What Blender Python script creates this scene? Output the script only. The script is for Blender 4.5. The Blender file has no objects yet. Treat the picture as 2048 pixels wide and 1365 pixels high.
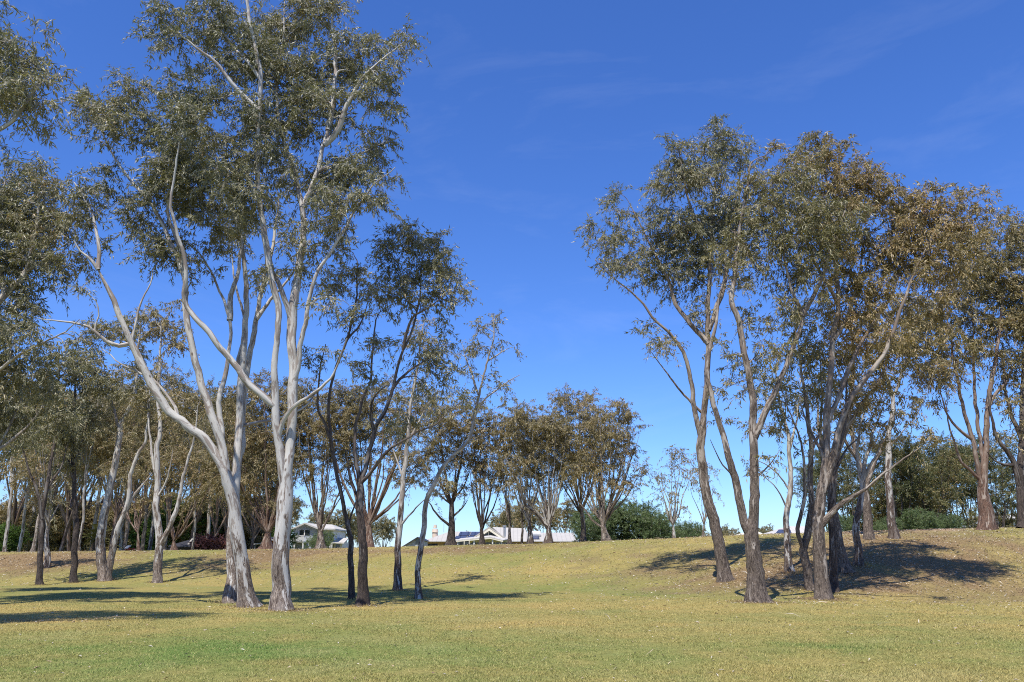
import bpy, math, random
import numpy as np
from mathutils import Vector

R = math.radians
scene = bpy.context.scene
col = scene.collection

# ------------------------------------------------------------------ camera
F_PX, W_PX, H_PX = 1650.0, 2048.0, 1365.0
PITCH = math.atan((1105 - 682.5) / F_PX)
CAM_Z = 1.6
cam_d = bpy.data.cameras.new('camera')
cam_d.sensor_width = 36.0
cam_d.lens = 36.0 * F_PX / W_PX
cam_d.clip_end = 5000
cam = bpy.data.objects.new('camera', cam_d)
cam.location = (0, 0, CAM_Z)
cam.rotation_euler = (R(90) + PITCH, 0, 0)
col.objects.link(cam)
scene.camera = cam

# ------------------------------------------------------------------ sky and sun
SUN_EL, SUN_AZ = R(62), R(22)          # light travels to the right of the view direction
world = bpy.data.worlds.new('World')
scene.world = world
world.use_nodes = True
nt = world.node_tree
nt.nodes.clear()
out = nt.nodes.new('ShaderNodeOutputWorld')
bg = nt.nodes.new('ShaderNodeBackground')
sky = nt.nodes.new('ShaderNodeTexSky')
sky.sky_type = 'NISHITA'
sky.sun_disc = False
sky.sun_elevation = SUN_EL
sky.sun_rotation = R(180) + SUN_AZ
sky.altitude = 200
sky.air_density = 1.0
sky.dust_density = 0.1
sky.ozone_density = 2.0
hs = nt.nodes.new('ShaderNodeHueSaturation')
hs.inputs['Saturation'].default_value = 1.12
hs.inputs['Value'].default_value = 1.0
nt.links.new(sky.outputs[0], hs.inputs['Color'])
# faint cirrus wisps
tc = nt.nodes.new('ShaderNodeTexCoord')
mp = nt.nodes.new('ShaderNodeMapping')
mp.inputs['Rotation'].default_value = (0, R(-16), R(20))
mp.inputs['Scale'].default_value = (2.2, 2.2, 9.0)
no = nt.nodes.new('ShaderNodeTexNoise')
no.inputs['Scale'].default_value = 1.6
no.inputs['Detail'].default_value = 11
no.inputs['Roughness'].default_value = 0.62
no.inputs['Distortion'].default_value = 0.6
rp = nt.nodes.new('ShaderNodeValToRGB')
rp.color_ramp.elements[0].position = 0.52
rp.color_ramp.elements[0].color = (0, 0, 0, 1)
rp.color_ramp.elements[1].position = 0.85
rp.color_ramp.elements[1].color = (0.06, 0.06, 0.06, 1)
nt.links.new(tc.outputs['Generated'], mp.inputs['Vector'])
nt.links.new(mp.outputs[0], no.inputs['Vector'])
nt.links.new(no.outputs[0], rp.inputs[0])
gr = nt.nodes.new('ShaderNodeMixRGB'); gr.blend_type = 'MULTIPLY'; gr.inputs[0].default_value = 1.0
gr.inputs[2].default_value = (0.70, 0.97, 1.58, 1)
nt.links.new(hs.outputs[0], gr.inputs[1])
mx = nt.nodes.new('ShaderNodeMixRGB')
nt.links.new(rp.outputs[0], mx.inputs[0])
nt.links.new(gr.outputs[0], mx.inputs[1])
mx.inputs[2].default_value = (9.0, 9.6, 10.5, 1)
nt.links.new(mx.outputs[0], bg.inputs['Color'])
bg.inputs['Strength'].default_value = 0.10
nt.links.new(bg.outputs[0], out.inputs['Surface'])

sd = bpy.data.lights.new('sun', 'SUN')
sd.energy = 5.0
sd.angle = R(0.53)
sd.color = (1.0, 0.955, 0.88)
sun = bpy.data.objects.new('sun', sd)
LDIR = Vector((math.sin(SUN_AZ) * math.cos(SUN_EL), math.cos(SUN_AZ) * math.cos(SUN_EL), -math.sin(SUN_EL)))
sun.rotation_euler = LDIR.to_track_quat('-Z', 'Y').to_euler()
sun.location = (-20, -40, 80)
col.objects.link(sun)

scene.view_settings.view_transform = 'Standard'
scene.view_settings.look = 'None'
scene.view_settings.exposure = 0.35
scene.view_settings.gamma = 1.0
scene.cycles.max_bounces = 5
scene.cycles.diffuse_bounces = 3
scene.cycles.glossy_bounces = 2
scene.cycles.transmission_bounces = 3
scene.cycles.use_denoising = False
scene.cycles.filter_width = 1.05

# ------------------------------------------------------------------ numeric helpers
def smooth(t):
    t = np.clip(t, 0, 1)
    return t * t * (3 - 2 * t)

def _hash(ix, iy, iz, seed):
    h = (ix.astype(np.int64) * 374761393 + iy.astype(np.int64) * 668265263 + iz.astype(np.int64) * 2147483647 + seed * 1274126177) & 0xffffffff
    h = ((h ^ (h >> 13)) * 1274126177) & 0xffffffff
    h = ((h ^ (h >> 16)) * 2246822519) & 0xffffffff
    return ((h ^ (h >> 15)) & 0xffffff) / float(0xffffff)

def vnoise(x, y, z=None, seed=0):
    x = np.asarray(x, float); y = np.asarray(y, float)
    z = np.zeros_like(x) if z is None else np.asarray(z, float)
    fx, fy, fz = np.floor(x), np.floor(y), np.floor(z)
    tx, ty, tz = smooth(x - fx), smooth(y - fy), smooth(z - fz)
    r = 0
    for a in (0, 1):
        for b in (0, 1):
            for c in (0, 1):
                w = (tx if a else 1 - tx) * (ty if b else 1 - ty) * (tz if c else 1 - tz)
                r = r + w * _hash(fx + a, fy + b, fz + c, seed)
    return r

def fbm(x, y, seed=0, o=4):
    a, s, t = 1.0, 0.0, 0.0
    for i in range(o):
        s = s + a * vnoise(x * 2 ** i, y * 2 ** i, None, seed + i); t += a; a *= 0.55
    return s / t

CP, SP = math.cos(PITCH), math.sin(PITCH)
def ray(px, py):
    v = (682.5 - py) / F_PX
    return np.array([(px - 1024) / F_PX, CP - v * SP, SP + v * CP])

def unproj(px, py, Y):
    d = ray(px, py); t = Y / d[1]
    return np.array([t * d[0], Y, CAM_Z + t * d[2]]), t

def proj(P):
    P = np.asarray(P, float).reshape(-1, 3)
    dz = P[:, 2] - CAM_Z
    dep = P[:, 1] * CP + dz * SP
    v = -P[:, 1] * SP + dz * CP
    return np.stack([1024 + F_PX * P[:, 0] / dep, 682.5 - F_PX * v / dep], 1)

# ------------------------------------------------------------------ terrain: flat lawn, long grass bank, falling ground beyond
KP = [-1500, 0, 350, 600, 850, 1000, 1100, 1300, 1500, 1700, 1850, 2048, 3600]
TOE = [43, 43, 43, 41, 39, 38, 37, 33, 28.5, 28, 29, 30, 30]
CRD = [60, 60, 60, 60, 59, 58, 57, 54, 51, 48, 47, 46, 46]
CRY = [1105, 1105, 1101, 1099, 1093, 1090, 1088, 1080, 1072, 1067, 1063, 1057, 1052]
def bank(X, Y):
    Ys = np.maximum(Y, 6.0)
    px = 1024 + 1703 * X / Ys
    toe, crd, cry = np.interp(px, KP, TOE), np.interp(px, KP, CRD), np.interp(px, KP, CRY)
    hc = CAM_Z + crd * (1105 - cry) / 1703.0 * 1.02
    t = (Y - toe) / (crd - toe)
    return px, t, toe, crd, hc

def height(X, Y):
    X = np.asarray(X, float); Y = np.asarray(Y, float)
    px, t, toe, crd, hc = bank(X, Y)
    up = hc * smooth(t) ** 0.9
    dn = smooth((Y - crd - 3) / 16.0)
    base = 0.5 + 0.0 * Y
    h = up * (1 - dn) + base * dn
    nz = (fbm(X / 7.0, Y / 7.0, 5, 3) - 0.5) * 0.22 * smooth((Y - 16) / 10.0)
    nz = nz * (1 - 0.8 * smooth((t - 0.8) / 0.2))
    return h + nz + (fbm(X / 2.0, Y / 2.0, 9, 2) - 0.5) * 0.05

def ground_hit(px, py):
    d = ray(px, py)
    Ys = np.linspace(9, 75, 2600)
    X = Ys * d[0] / d[1]; Z = CAM_Z + Ys * d[2] / d[1]
    g = height(X, Ys)
    k = np.where(Z <= g)[0]
    if len(k): return float(Ys[k[0]])
    return float(Ys[np.argmin(Z - g)])

# ------------------------------------------------------------------ materials
def mat(name):
    m = bpy.data.materials.new(name); m.use_nodes = True
    n = m.node_tree; n.nodes.clear()
    o = n.nodes.new('ShaderNodeOutputMaterial')
    b = n.nodes.new('ShaderNodeBsdfPrincipled')
    n.links.new(b.outputs[0], o.inputs['Surface'])
    return m, n, b, o

def node(n, t, **kw):
    x = n.nodes.new(t)
    for k, v in kw.items():
        if k.startswith('i_'):
            key = k[2:]
            x.inputs[int(key) if key.isdigit() else key].default_value = v
        else: setattr(x, k, v)
    return x

def ramp(n, fac, stops):
    r = n.nodes.new('ShaderNodeValToRGB')
    e = r.color_ramp.elements
    while len(e) < len(stops): e.new(0.5)
    for i, (p, c) in enumerate(stops):
        e[i].position = p; e[i].color = (*c, 1) if not np.isscalar(c) else (c, c, c, 1)
    n.links.new(fac, r.inputs[0])
    return r.outputs[0]

def mix(n, fac, a, b, mode='MIX'):
    m = n.nodes.new('ShaderNodeMixRGB'); m.blend_type = mode
    for i, v in enumerate((fac, a, b)):
        if hasattr(v, 'links'): n.links.new(v, m.inputs[i])
        elif np.isscalar(v): m.inputs[i].default_value = v if i == 0 else (v, v, v, 1)
        else: m.inputs[i].default_value = (*v, 1)
    return m.outputs[0]

def tex(n, vec, scale, sc=(1, 1, 1), detail=5, rough=0.6, dist=0.0):
    mpn = node(n, 'ShaderNodeMapping'); mpn.inputs['Scale'].default_value = sc
    n.links.new(vec, mpn.inputs['Vector'])
    t = node(n, 'ShaderNodeTexNoise'); t.inputs['Scale'].default_value = scale
    t.inputs['Detail'].default_value = detail; t.inputs['Roughness'].default_value = rough
    t.inputs['Distortion'].default_value = dist
    n.links.new(mpn.outputs[0], t.inputs['Vector'])
    return t.outputs[0]

def bark(name, pale, grey, warm, dark, dark2, patch=0.5):
    m, n, b, o = mat(name)
    at = node(n, 'ShaderNodeAttribute', attribute_name='bark_co')
    ar = node(n, 'ShaderNodeAttribute', attribute_name='rough')
    v = at.outputs['Vector']
    p1 = tex(n, v, 1.0, (6.5, 6.5, 1.3), 7, 0.66, 0.6)
    p2 = tex(n, v, 1.0, (9, 9, 1.6), 5, 0.6, 0.3)
    p3 = tex(n, v, 1.0, (34, 34, 4.0), 4, 0.7)
    c = ramp(n, p1, [(patch - 0.035, pale), (patch + 0.02, grey), (patch + 0.16, grey), (patch + 0.19, warm)])
    c = mix(n, ramp(n, p2, [(0.60, 0.0), (0.64, 0.55)]), c, warm)
    c = mix(n, ramp(n, p2, [(0.27, 0.7), (0.30, 0.0)]), c, pale)
    c = mix(n, 0.55, c, ramp(n, p3, [(0.2, 0.62), (0.7, 1.15)]), 'MULTIPLY')
    # old knots and branch scars
    mk = node(n, 'ShaderNodeMapping'); mk.inputs['Scale'].default_value = (3.0, 3.0, 1.7); n.links.new(v, mk.inputs['Vector'])
    vo = node(n, 'ShaderNodeTexVoronoi'); vo.inputs['Scale'].default_value = 1.0; vo.inputs['Randomness'].default_value = 1.0
    n.links.new(mk.outputs[0], vo.inputs['Vector'])
    c = mix(n, ramp(n, vo.outputs['Distance'], [(0.07, .85), (0.12, 0.0)]), c, tuple(x * .6 for x in warm))
    # rough lower bark
    s1 = tex(n, v, 1.0, (22, 22, 6.0), 8, 0.80, 0.8)
    s2 = tex(n, v, 1.0, (8, 8, 2.0), 4, 0.6)
    rc = ramp(n, s1, [(0.36, tuple(x * 0.4 for x in dark)), (0.46, dark), (0.55, dark2), (0.66, tuple(min(1, x * 1.8) for x in dark2))])
    rc = mix(n, ramp(n, s2, [(0.52, 0.0), (0.62, 0.5)]), rc, grey)
    fa = node(n, 'ShaderNodeMath', operation='MULTIPLY_ADD'); n.links.new(p1, fa.inputs[0]); fa.inputs[1].default_value = 3.0
    n.links.new(ar.outputs['Fac'], fa.inputs[2])
    fs = node(n, 'ShaderNodeMath', operation='SUBTRACT'); n.links.new(fa.outputs[0], fs.inputs[0]); fs.inputs[1].default_value = 1.5
    f = ramp(n, fs.outputs[0], [(0.46, 0.0), (0.54, 1.0)])
    n.links.new(mix(n, f, c, rc), b.inputs['Base Color'])
    b.inputs['Roughness'].default_value = 0.75
    b.inputs['Specular IOR Level'].default_value = 0.25
    hh = mix(n, f, mix(n, 0.5, p1, p3), s1)
    bs = node(n, 'ShaderNodeMath', operation='MULTIPLY_ADD'); n.links.new(f, bs.inputs[0]); bs.inputs[1].default_value = 0.7; bs.inputs[2].default_value = 0.25
    bp = node(n, 'ShaderNodeBump'); bp.inputs['Distance'].default_value = 0.06
    n.links.new(bs.outputs[0], bp.inputs['Strength']); n.links.new(hh, bp.inputs['Height'])
    n.links.new(bp.outputs[0], b.inputs['Normal'])
    return m

BARK = {
    'white': bark('white_gum_bark', (.50, .475, .43), (.28, .235, .20), (.20, .14, .10), (.12, .086, .066), (.29, .235, .185), 0.53),
    'pale': bark('pale_gum_bark', (.46, .43, .38), (.27, .23, .19), (.20, .14, .10), (.07, .048, .036), (.15, .11, .085), 0.50),
    'grey': bark('grey_brown_bark', (.36, .31, .255), (.20, .155, .12), (.14, .085, .055), (.082, .061, .047), (.19, .15, .115), 0.47),
    'dark': bark('dark_gum_bark', (.17, .15, .13), (.11, .085, .07), (.075, .05, .036), (.04, .03, .025), (.085, .065, .052), 0.45),
    'red': bark('reddish_gum_bark', (.30, .24, .19), (.19, .13, .095), (.17, .085, .05), (.085, .05, .035), (.17, .10, .068), 0.45),
}

def leafmat(name, stops, rough=0.50, trans=0.20):
    m, n, b, o = mat(name)
    at = node(n, 'ShaderNodeAttribute', attribute_name='tint')
    c = ramp(n, at.outputs['Fac'], stops)
    n.links.new(c, b.inputs['Base Color'])
    b.inputs['Roughness'].default_value = rough
    b.inputs['Specular IOR Level'].default_value = 0.55
    tr = node(n, 'ShaderNodeBsdfTranslucent')
    n.links.new(mix(n, 1.0, c, (1.25, 1.35, 0.6), 'MULTIPLY'), tr.inputs['Color'])
    ms = node(n, 'ShaderNodeMixShader'); ms.inputs[0].default_value = trans
    n.links.new(b.outputs[0], ms.inputs[1]); n.links.new(tr.outputs[0], ms.inputs[2])
    n.links.new(ms.outputs[0], o.inputs['Surface'])
    return m

LEAF = {
    'blue': leafmat('grey_green_gum_leaf', [(0, (0.132, 0.131, 0.065)), (.35, (0.225, 0.213, 0.121)), (.7, (0.310, 0.281, 0.167)), (.9, (0.372, 0.286, 0.148)), (1, (0.403, 0.241, 0.109))]),
    'olive': leafmat('olive_gum_leaf', [(0, (0.131, 0.126, 0.054)), (.35, (0.232, 0.207, 0.096)), (.7, (0.316, 0.265, 0.126)), (1, (0.371, 0.228, 0.106))]),
    'brown': leafmat('olive_brown_gum_leaf', [(0, (0.145, 0.127, 0.055)), (.35, (0.261, 0.214, 0.096)), (.7, (0.346, 0.264, 0.124)), (1, (0.410, 0.228, 0.108))]),
    'gold': leafmat('golden_brown_gum_leaf', [(0, (0.165, 0.142, 0.058)), (.3, (0.275, 0.214, 0.096)), (.65, (0.378, 0.279, 0.130)), (1, (0.427, 0.237, 0.110))]),
    'wattle': leafmat('dark_wattle_leaf', [(0, (0.087, 0.109, 0.042)), (.5, (0.159, 0.157, 0.059)), (.8, (0.254, 0.186, 0.067)), (1, (0.316, 0.201, 0.082))]),
    'shrub': leafmat('green_shrub_leaf', [(0, (0.087, 0.134, 0.052)), (.6, (0.163, 0.219, 0.081)), (1, (0.250, 0.252, 0.103))]),
    'spring': leafmat('spring_green_leaf', [(0, (0.070, 0.125, 0.022)), (.6, (0.140, 0.220, 0.036)), (1, (0.190, 0.250, 0.060))], trans=0.35),
    'plum': leafmat('plum_red_leaf', [(0, (0.160, 0.062, 0.056)), (.6, (0.270, 0.105, 0.090)), (1, (0.330, 0.150, 0.110))]),
}

# ------------------------------------------------------------------ mesh helpers
def link(me, name, material, parent=None, loc=None):
    o = bpy.data.objects.new(name, me)
    if material is not None: me.materials.append(material)
    col.objects.link(o)
    if parent is not None: o.parent = parent
    if loc is not None: o.location = loc
    return o

def mesh_np(name, V, faces, attrs=None, smooth_shade=False):
    """V (n,3); faces: list of int arrays (m,k)."""
    me = bpy.data.meshes.new(name)
    me.vertices.add(len(V)); me.vertices.foreach_set('co', np.ascontiguousarray(V, np.float32).ravel())
    faces = [np.asarray(f) for f in faces if len(f)]
    loops = np.concatenate([f.ravel() for f in faces]).astype(np.int32)
    tot = np.concatenate([np.full(len(f), f.shape[1]) for f in faces])
    st = np.concatenate([[0], np.cumsum(tot)[:-1]]).astype(np.int32)
    me.loops.add(len(loops)); me.loops.foreach_set('vertex_index', loops)
    me.polygons.add(len(tot)); me.polygons.foreach_set('loop_start', st)
    me.polygons.foreach_set('use_smooth', np.full(len(tot), smooth_shade, bool))
    for k, a in (attrs or {}).items():
        a = np.asarray(a, np.float32)
        if a.ndim == 1:
            at = me.attributes.new(k, 'FLOAT', 'POINT'); at.data.foreach_set('value', a)
        elif a.shape[1] == 3:
            at = me.attributes.new(k, 'FLOAT_VECTOR', 'POINT'); at.data.foreach_set('vector', a.ravel())
        else:
            at = me.attributes.new(k, 'FLOAT_COLOR', 'POINT'); at.data.foreach_set('color', a.ravel())
    me.update(calc_edges=True)
    return me

def tag(o, label=None, cat=None, group=None, kind=None):
    if label: o['label'] = label
    if cat: o['category'] = cat
    if group: o['group'] = group
    if kind: o['kind'] = kind
    return o

def empty(name, loc):
    o = bpy.data.objects.new(name, None); o.location = loc; o.empty_display_size = 0.3
    col.objects.link(o); return o

class Tubes:
    def __init__(s): s.V, s.F, s.C, s.H, s.n = [], [], [], [], 0
    def add(s, P, r, sides, seed, lump=0.0, flare=None):
        P = np.asarray(P, float); r = np.asarray(r, float); n = len(P)
        T = np.gradient(P, axis=0); T /= np.linalg.norm(T, axis=1)[:, None] + 1e-9
        ref = np.eye(3)[np.argmin(np.abs(T.mean(0)))]
        A = np.cross(T, ref); A /= np.linalg.norm(A, axis=1)[:, None] + 1e-9
        B = np.cross(T, A)
        th = np.linspace(0, 2 * math.pi, sides, endpoint=False)
        rr = r[:, None] * np.ones(sides)[None]
        L = np.concatenate([[0], np.cumsum(np.linalg.norm(np.diff(P, axis=0), axis=1))])
        if lump > 0:
            nz = vnoise(np.cos(th)[None] * 1.6 + 7.3 * seed + 0 * L[:, None], np.sin(th)[None] * 1.6 + 0 * L[:, None], 0.9 * L[:, None] + 0 * th[None], 3)
            rr = rr * (1 + lump * (nz - 0.5) * 2)
        if flare is not None:
            ph = random.random() * 6
            lob = np.maximum(0, np.sin(th * 2 + ph) * 0.5 + np.sin(th * 5 + ph * 2) * 0.5 + 0.25)
            rr = rr * (1 + flare[:, None] * (0.30 + 0.55 * lob[None]))
        V = P[:, None] + rr[..., None] * (np.cos(th)[None, :, None] * A[:, None] + np.sin(th)[None, :, None] * B[:, None])
        ii = np.arange(n - 1)[:, None] * sides; jj = np.arange(sides)[None]; j2 = (jj + 1) % sides
        Fq = np.stack([ii + jj, ii + j2, ii + sides + j2, ii + sides + jj], -1).reshape(-1, 4) + s.n
        rc = np.maximum(r, 0.06)
        so = (seed * 3.71) % 50
        C = np.stack([np.cos(th)[None] * rc[:, None] + so, np.sin(th)[None] * rc[:, None] + so * 0.37, L[:, None] + 0 * th[None] + so], -1)
        s.V.append(V.reshape(-1, 3)); s.F.append(Fq); s.C.append(C.reshape(-1, 3)); s.n += n * sides
    def add_thin(s, P3, r):
        """many 3-sided 3-ring twigs at once: P3 (m,3,3)"""
        m = len(P3)
        if m == 0: return
        T = P3[:, 2] - P3[:, 0]; T /= np.linalg.norm(T, axis=1)[:, None] + 1e-9
        ref = np.where(np.abs(T[:, 2:3]) > 0.8, np.array([[1., 0, 0]]), np.array([[0, 0, 1.]]))
        A = np.cross(T, ref); A /= np.linalg.norm(A, axis=1)[:, None] + 1e-9
        B = np.cross(T, A)
        th = np.array([0, 2.094, 4.189]); rad = np.array([1.0, 0.7, 0.35])[None, :] * r[:, None]
        V = P3[:, :, None] + rad[:, :, None, None] * (np.cos(th)[None, None, :, None] * A[:, None, None] + np.sin(th)[None, None, :, None] * B[:, None, None])
        b = np.arange(m)[:, None, None] * 9 + np.arange(2)[None, :, None] * 3
        j = np.arange(3)[None, None]; j2 = (j + 1) % 3
        Fq = np.stack([b + j, b + j2, b + 3 + j2, b + 3 + j], -1).reshape(-1, 4) + s.n
        s.V.append(V.reshape(-1, 3)); s.F.append(Fq); s.C.append(V.reshape(-1, 3) * 1.0); s.n += m * 9
    def mesh(s, name, base, stock, seed=0):
        V = np.concatenate(s.V) - base[None]; C = np.concatenate(s.C)
        ro = np.clip((stock - V[:, 2]) / (0.8 * stock + 1.4) * 0.5 + 0.5, 0, 1)
        if stock <= 0: ro *= 0
        return mesh_np(name, V, [np.concatenate(s.F)], {'bark_co': C, 'rough': ro}, True)

def resample(P, rad, step, rng, wig=0.0):
    P = np.asarray(P, float); rad = np.asarray(rad, float)
    if len(P) < 3:
        P = np.array([P[0], (P[0] + P[1]) / 2, P[1]]); rad = np.array([rad[0], (rad[0] + rad[1]) / 2, rad[1]])
    E = np.vstack([2 * P[0] - P[1], P, 2 * P[-1] - P[-2]])
    outp, outr = [], []
    for i in range(len(P) - 1):
        p0, p1, p2, p3 = E[i:i + 4]
        k = max(1, int(round(np.linalg.norm(p2 - p1) / step)))
        t = (np.arange(k) / k)[:, None]
        q = 0.5 * ((2 * p1) + (p2 - p0) * t + (2 * p0 - 5 * p1 + 4 * p2 - p3) * t ** 2 + (3 * p1 - p0 - 3 * p2 + p3) * t ** 3)
        outp.append(q); outr.append(rad[i] + (rad[i + 1] - rad[i]) * t[:, 0])
    Q = np.vstack(outp + [P[-1:]]); rr = np.concatenate(outr + [rad[-1:]])
    if wig > 0 and len(Q) > 3:
        w = rng.normal(0, wig, Q.shape); w[0] = w[-1] = 0
        w = (w + np.roll(w, 1, 0) + np.roll(w, -1, 0)) / 1.7; w[0] = 0
        Q = Q + w
    return Q, rr

# ------------------------------------------------------------------ the tree grower
TREE_BASES = []
N_LEAVES = [0]
def grow(name, label, cat, base, limbs, blobs, bk='white', lf='blue', stock=1.0, spacing=0.6, twigs=7, per=34,
         leaf=(0.14, 0.026), gap=0.40, gapf=0.9, seed=0, group=None, parts=False, hero=True, droop=0.75, tipr=0.010, brown=0.5, dirt=0.0,
         clump=1.1):
    rng = np.random.default_rng(seed + 11); random.seed(seed)
    base = np.asarray(base, float)
    root = empty(name, base); tag(root, label, cat, group)
    br = []                                    # branches: pts, rad, owner
    NPs, NTs, NBs, NIs = [], [], [], []
    for k, (P, rad, authored) in enumerate(limbs):
        Q, rr = resample(P, rad, 0.22 if hero else 0.4, rng, 0.02 if hero else 0.03)
        br.append(dict(P=Q, r=rr, own=k, lim=True, cnt=0, par=None))
        T = np.gradient(Q, axis=0); T /= np.linalg.norm(T, axis=1)[:, None] + 1e-9
        s0 = int(len(Q) * (0.45 if k == 0 else 0.2))
        NPs.append(Q[s0:]); NTs.append(T[s0:]); NBs.append(np.full(len(Q) - s0, k)); NIs.append(np.arange(s0, len(Q)))
    # clump centres
    cl = []
    for (c, rad, dens) in blobs:
        rad = np.asarray(rad, float)
        n = max(2, int(round(dens * 4.19 * rad.prod() / spacing ** 3 * 0.95)))
        u = rng.normal(size=(n, 3)); u /= np.linalg.norm(u, axis=1)[:, None]
        p = c + u * rad * (rng.random((n, 1)) ** (1 / 2.4))
        cl.append(p)
    cl = np.concatenate(cl)
    if gap > 0:
        g = vnoise(cl[:, 0] * gapf, cl[:, 1] * gapf, cl[:, 2] * gapf * 1.1, seed + 3) * 0.7 + 0.3 * vnoise(cl[:, 0] * gapf * 2.3, cl[:, 1] * gapf * 2.3, cl[:, 2] * gapf * 2.3, seed + 4)
        cl = cl[g > gap]
    keep = []
    for i, p in enumerate(cl):
        if not keep or np.min(np.linalg.norm(cl[keep] - p, axis=1)) > 0.5 * spacing: keep.append(i)
    cl = cl[keep]
    cap = 60000
    NP = np.zeros((cap, 3)); NT = np.zeros((cap, 3)); NB = np.zeros(cap, int); NI = np.zeros(cap, int)
    a = np.concatenate(NPs); m = len(a)
    NP[:m] = a; NT[:m] = np.concatenate(NTs); NB[:m] = np.concatenate(NBs); NI[:m] = np.concatenate(NIs)
    dmin = np.array([np.min(np.linalg.norm(NP[:m] - p, axis=1)) for p in cl])
    tips = []
    for ci in np.argsort(dmin):
        p = cl[ci]
        d = p[None] - NP[:m]; L = np.linalg.norm(d, axis=1) + 1e-6
        cs = (d * NT[:m]).sum(1) / L
        up = d[:, 2] / L
        cost = L * (1 + 0.55 * (1 - cs) + 0.25 * np.clip(-up, 0, 1))
        j = int(np.argmin(cost)); A = NP[j]; l = L[j]
        if l < 0.12: tips.append(p); continue
        dirn = d[j] / l
        h = NT[j] * 0.55 + dirn * 0.45; h /= np.linalg.norm(h)
        c1 = A + h * l * 0.5 + np.array([0, 0, 0.06 * l]) + rng.normal(0, 0.07 * l, 3)
        k = max(3, int(l / 0.22) + 2); t = np.linspace(0, 1, k)[:, None]
        Q = A * (1 - t) ** 2 + 2 * c1 * t * (1 - t) + p * t ** 2
        if k > 3:
            wv = rng.normal(0, 0.02 * min(l, 1.5), Q.shape); wv[0] = 0; wv[-1] = 0; Q = Q + wv
        b = len(br)
        br.append(dict(P=Q, r=None, own=br[NB[j]]['own'], lim=False, cnt=1, par=(NB[j], NI[j])))
        T = np.gradient(Q, axis=0); T /= np.linalg.norm(T, axis=1)[:, None] + 1e-9
        NP[m:m + k - 1] = Q[1:]; NT[m:m + k - 1] = T[1:]; NB[m:m + k - 1] = b; NI[m:m + k - 1] = np.arange(1, k); m += k - 1
        tips.append(p)
    for b in br[::-1]:
        if b['par'] is not None: br[b['par'][0]]['cnt'] += b['cnt']
    for b in br:
        if b['lim']: continue
        k = len(b['P']); pr = br[b['par'][0]]
        r0 = tipr * (b['cnt'] ** 0.50) * 1.6 + 0.004
        r0 = min(r0, 0.85 * pr['r'][min(b['par'][1], len(pr['r']) - 1)])
        b['r'] = np.linspace(r0, min(tipr, r0 * 0.8), k)
    # wood
    nown = len(limbs) if parts else 1
    tb = [Tubes() for _ in range(nown)]
    for i, b in enumerate(br):
        o = b['own'] if parts else 0
        if b['lim']:
            fl = None
            if i == 0 or (len(limbs[i]) > 2 and limbs[i][2] == 'base'):
                hgt = b['P'][:, 2] - b['P'][0, 2]
                fl = np.exp(-np.maximum(hgt, 0) / 0.30) * 0.8
            tb[o].add(b['P'], b['r'], (14 if i == 0 else 10) if hero else (8 if i == 0 else 6), seed + i, 0.13 if hero else 0.12, fl)
        else:
            tb[o].add(b['P'], b['r'], 5 if b['r'][0] > 0.02 else 4, seed + i)
    # twigs and leaves
    tips = np.array(tips); nc = len(tips)
    cr = spacing * clump
    S = tips + rng.normal(0, 0.10 * spacing, tips.shape)
    nT = nc * twigs
    s0 = np.repeat(S, twigs, 0)
    d = rng.normal(size=(nT, 3)); d[:, 2] = d[:, 2] * 0.8 + 0.25
    d /= np.linalg.norm(d, axis=1)[:, None]
    ln = cr * rng.uniform(0.5, 1.55, nT)
    def tw(t):
        t = np.asarray(t)
        q = s0 + d * (ln * t)[:, None]; q[:, 2] -= 0.50 * ln * t ** 2 * droop
        return q
    P3 = np.stack([tw(np.full(nT, t)) for t in (0.0, 0.5, 1.0)], 1)
    tb[0].add_thin(P3, np.full(nT, tipr * 0.6)) if not parts else None
    if parts: 
        own = np.array([0] * nT); tb[0].add_thin(P3, np.full(nT, tipr * 0.6))
    trunk = None
    for k in range(nown):
        if not tb[k].V: continue
        me = tb[k].mesh('trunk' if k == 0 else 'limb', base, stock)
        o = link(me, 'trunk' if k == 0 else 'limb', BARK[bk], root)
    nL = nT * per
    ti = np.repeat(np.arange(nT), per)
    tt = rng.uniform(0.18, 1.08, nL)
    q = s0[ti] + d[ti] * (ln[ti] * tt)[:, None]; q[:, 2] -= 0.50 * ln[ti] * tt ** 2 * droop
    q += rng.normal(0, 0.055 * cr, q.shape)
    ld = d[ti] * 0.45 + rng.normal(0, 0.55, (nL, 3)); ld[:, 2] -= droop
    ld /= np.linalg.norm(ld, axis=1)[:, None]
    sd_ = rng.normal(size=(nL, 3)); sd_ -= (sd_ * ld).sum(1)[:, None] * ld; sd_ /= np.linalg.norm(sd_, axis=1)[:, None] + 1e-9
    LL = leaf[0] * rng.uniform(0.5, 1.35, nL)[:, None]; WW = leaf[1] * rng.uniform(0.75, 1.2, nL)[:, None] * 0.5
    nn = np.cross(ld, sd_)
    v0 = q; v1 = q + ld * LL * 0.42 + sd_ * WW + nn * LL * 0.04
    v2 = q + ld * LL - nn * LL * 0.16; v3 = q + ld * LL * 0.42 - sd_ * WW + nn * LL * 0.04
    V = np.stack([v0, v1, v2, v3], 1).reshape(-1, 3) - base[None]
    Fq = np.arange(nL * 4).reshape(-1, 4)
    cb = vnoise(tips[:, 0] * 0.5, tips[:, 1] * 0.5, tips[:, 2] * 0.5, seed + 77)
    ct = np.repeat(np.repeat(0.35 * rng.random(nc) + 0.65 * cb, twigs), per)
    tint = np.clip(ct * 0.75 + rng.normal(0, 0.17, nL) + (brown - 0.5) * 0.6, 0, 1)
    me = mesh_np('crown', V, [Fq], {'tint': np.repeat(tint, 4)})
    link(me, 'crown', LEAF[lf], root)
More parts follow.
